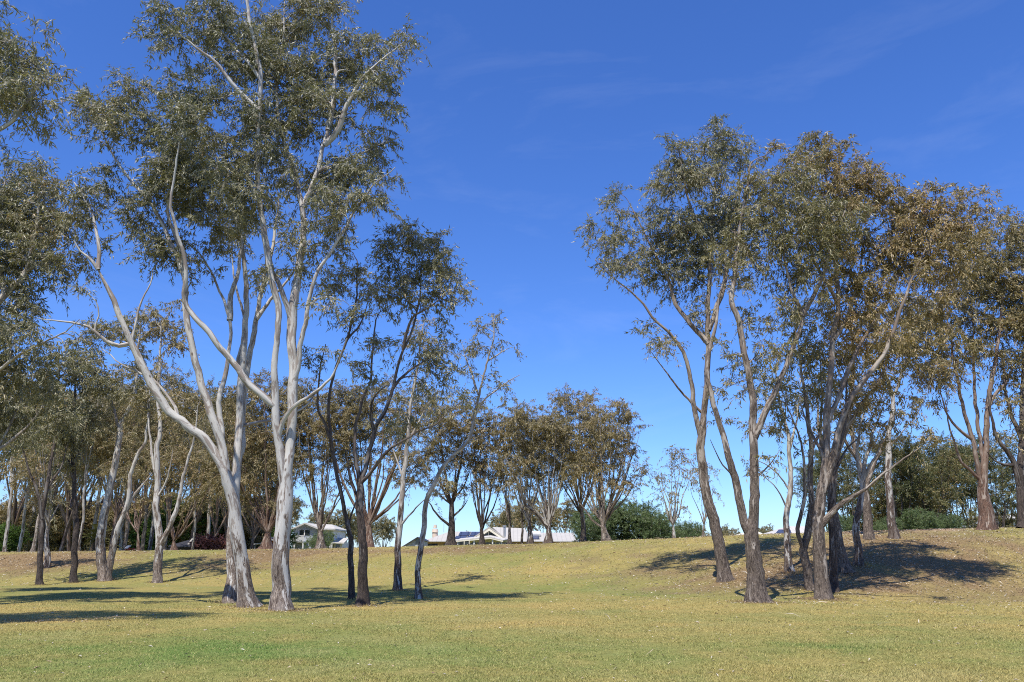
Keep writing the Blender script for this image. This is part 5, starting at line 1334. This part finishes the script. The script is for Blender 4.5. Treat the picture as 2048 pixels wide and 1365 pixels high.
w = MB(*cb_); w.box(hx(1495, 120), hx(1533, 120), 120.4, 126, .5, hz(1072, 120)); w.build('wall', M['cream'], ch)
r = MB(*cb_); ze, zr = hz(1073.5, 120), hz(1061, 123); A, B2, C2, D2 = (hx(1478, 120), 120, ze), (hx(1540, 120), 120, ze), (hx(1540, 120), 126.5, ze), (hx(1478, 120), 126.5, ze); E1, E2 = (hx(1508, 123), 123, zr), (hx(1514, 123), 123, zr)
r.slab([A, B2, E2, E1]); r.slab([B2, C2, E2]); r.slab([C2, D2, E1, E2]); r.slab([D2, A, E1]); r.build('roof', M['cream'], ch)
wb = np.array([hx(2040, 90), 90., 1.0]); wh = empty('white_building', tuple(wb)); tag(wh, 'plain white building glimpsed behind trees at the right frame edge', 'building')
w = MB(*wb); w.box(hx(2012, 90), hx(2120, 90), 90, 98, .5, hz(1038, 90)); w.build('wall', M['white'], wh)
r = MB(*wb); r.slab([(hx(2009, 90), 89.6, hz(1038.5, 90)), (hx(2123, 90), 89.6, hz(1038.5, 90)), (hx(2123, 90), 94, hz(1028, 94)), (hx(2020, 90), 94, hz(1028, 94))], .12); r.slab([(hx(2020, 90), 94, hz(1028, 94)), (hx(2123, 90), 94, hz(1028, 94)), (hx(2123, 90), 98.4, hz(1038.5, 90)), (hx(2009, 90), 98.4, hz(1038.5, 90))], .12); r.build('roof', M['roof2'], wh)

# ---- white sign board and red barrier on the left
sg0 = np.array([hx(251, 68), 68., float(height(hx(251, 68), 68.))]); sg = empty('sign_board', tuple(sg0)); tag(sg, 'tilted white information board on red legs behind the left bank', 'sign')
p = MB(*sg0); p.slab([(hx(248.5, 68), 68, hz(1096, 68)), (hx(255, 68), 68, hz(1096, 68)), (hx(257, 68), 68.35, hz(1091, 68)), (hx(250.5, 68), 68.35, hz(1091, 68))], .06); p.build('panel', M['white'], sg)
for px in (250, 255): p = MB(*sg0); p.box(hx(px, 68) - .04, hx(px, 68) + .04, 68.12, 68.2, sg0[2] - .1, hz(1094.6, 68)); p.build('leg', M['redpaint'], sg)
rb0 = np.array([hx(262, 68.6), 68.6, float(height(hx(262, 68.6), 68.6))]); bz_ = empty('red_barrier', tuple(rb0)); tag(bz_, 'low red rail barrier right of the white information board', 'barrier')
p = MB(*rb0); p.box(hx(256.5, 68.6), hx(268, 68.6), 68.55, 68.65, hz(1099.2, 68.6), hz(1097.6, 68.6)); p.build('rail', M['redpaint'], bz_)
for px in (257.5, 267): p = MB(*rb0); p.box(hx(px, 68.6) - .07, hx(px, 68.6) + .07, 68.5, 68.7, rb0[2] - .1, hz(1097, 68.6)); p.build('post', M['redpaint'], bz_)

# ---- palm
pb = np.array([hx(187, 70), 70., float(height(hx(187, 70), 70.)) - .05]); pm = empty('palm_tree', tuple(pb)); tag(pm, 'squat date palm with arching olive fronds behind the left bank', 'palm')
tr_ = Tubes(); tr_.add([pb, pb + [0, 0, .7], pb + [.05, 0, 1.4]], [.34, .30, .26], 12, 4, .15); me = mesh_np('trunk', np.concatenate(tr_.V) - pb, tr_.F, None, True); link(me, 'trunk', M['palmtrunk'], pm)
rg = np.random.default_rng(9)
for k in range(26):
    a = rg.random() * 6.283; el = rg.uniform(-.1, 1.25); L = rg.uniform(2.2, 3.0)
    t = np.linspace(0, 1, 9)
    d0 = np.array([math.cos(a) * math.cos(el), math.sin(a) * math.cos(el), math.sin(el)])
    sp = pb + np.array([.05, 0, 1.4]) + d0[None] * (L * t)[:, None]; sp[:, 2] -= 1.15 * L * .45 * t ** 2
    side = np.array([-math.sin(a), math.cos(a), 0]); vv, ff = [], []
    for j in range(36):
        u = .12 + .86 * j / 36; c0 = np.array([np.interp(u, t, sp[:, q]) for q in range(3)]); ax = d0 * .5
        for sgn in (-1, 1):
            ll = .42 * math.sin(math.pi * (.15 + .8 * u)); tip = c0 + (side * sgn * .8 + ax) * ll + np.array([0, 0, -.12 * ll]); wv = d0 * .018
            q = len(vv); vv += [c0 - wv, c0 + wv, tip]; ff.append((q, q + 1, q + 2))
    tr_ = Tubes(); tr_.add(sp, np.linspace(.03, .008, 9), 4, k); q = len(vv)
    V = np.concatenate([np.array(vv), np.concatenate(tr_.V)]) - pb
    me = mesh_np('frond', V, [np.array(ff), np.concatenate(tr_.F) + q]); link(me, 'frond', M['palmleaf'], pm)

print('leaves', N_LEAVES[0])
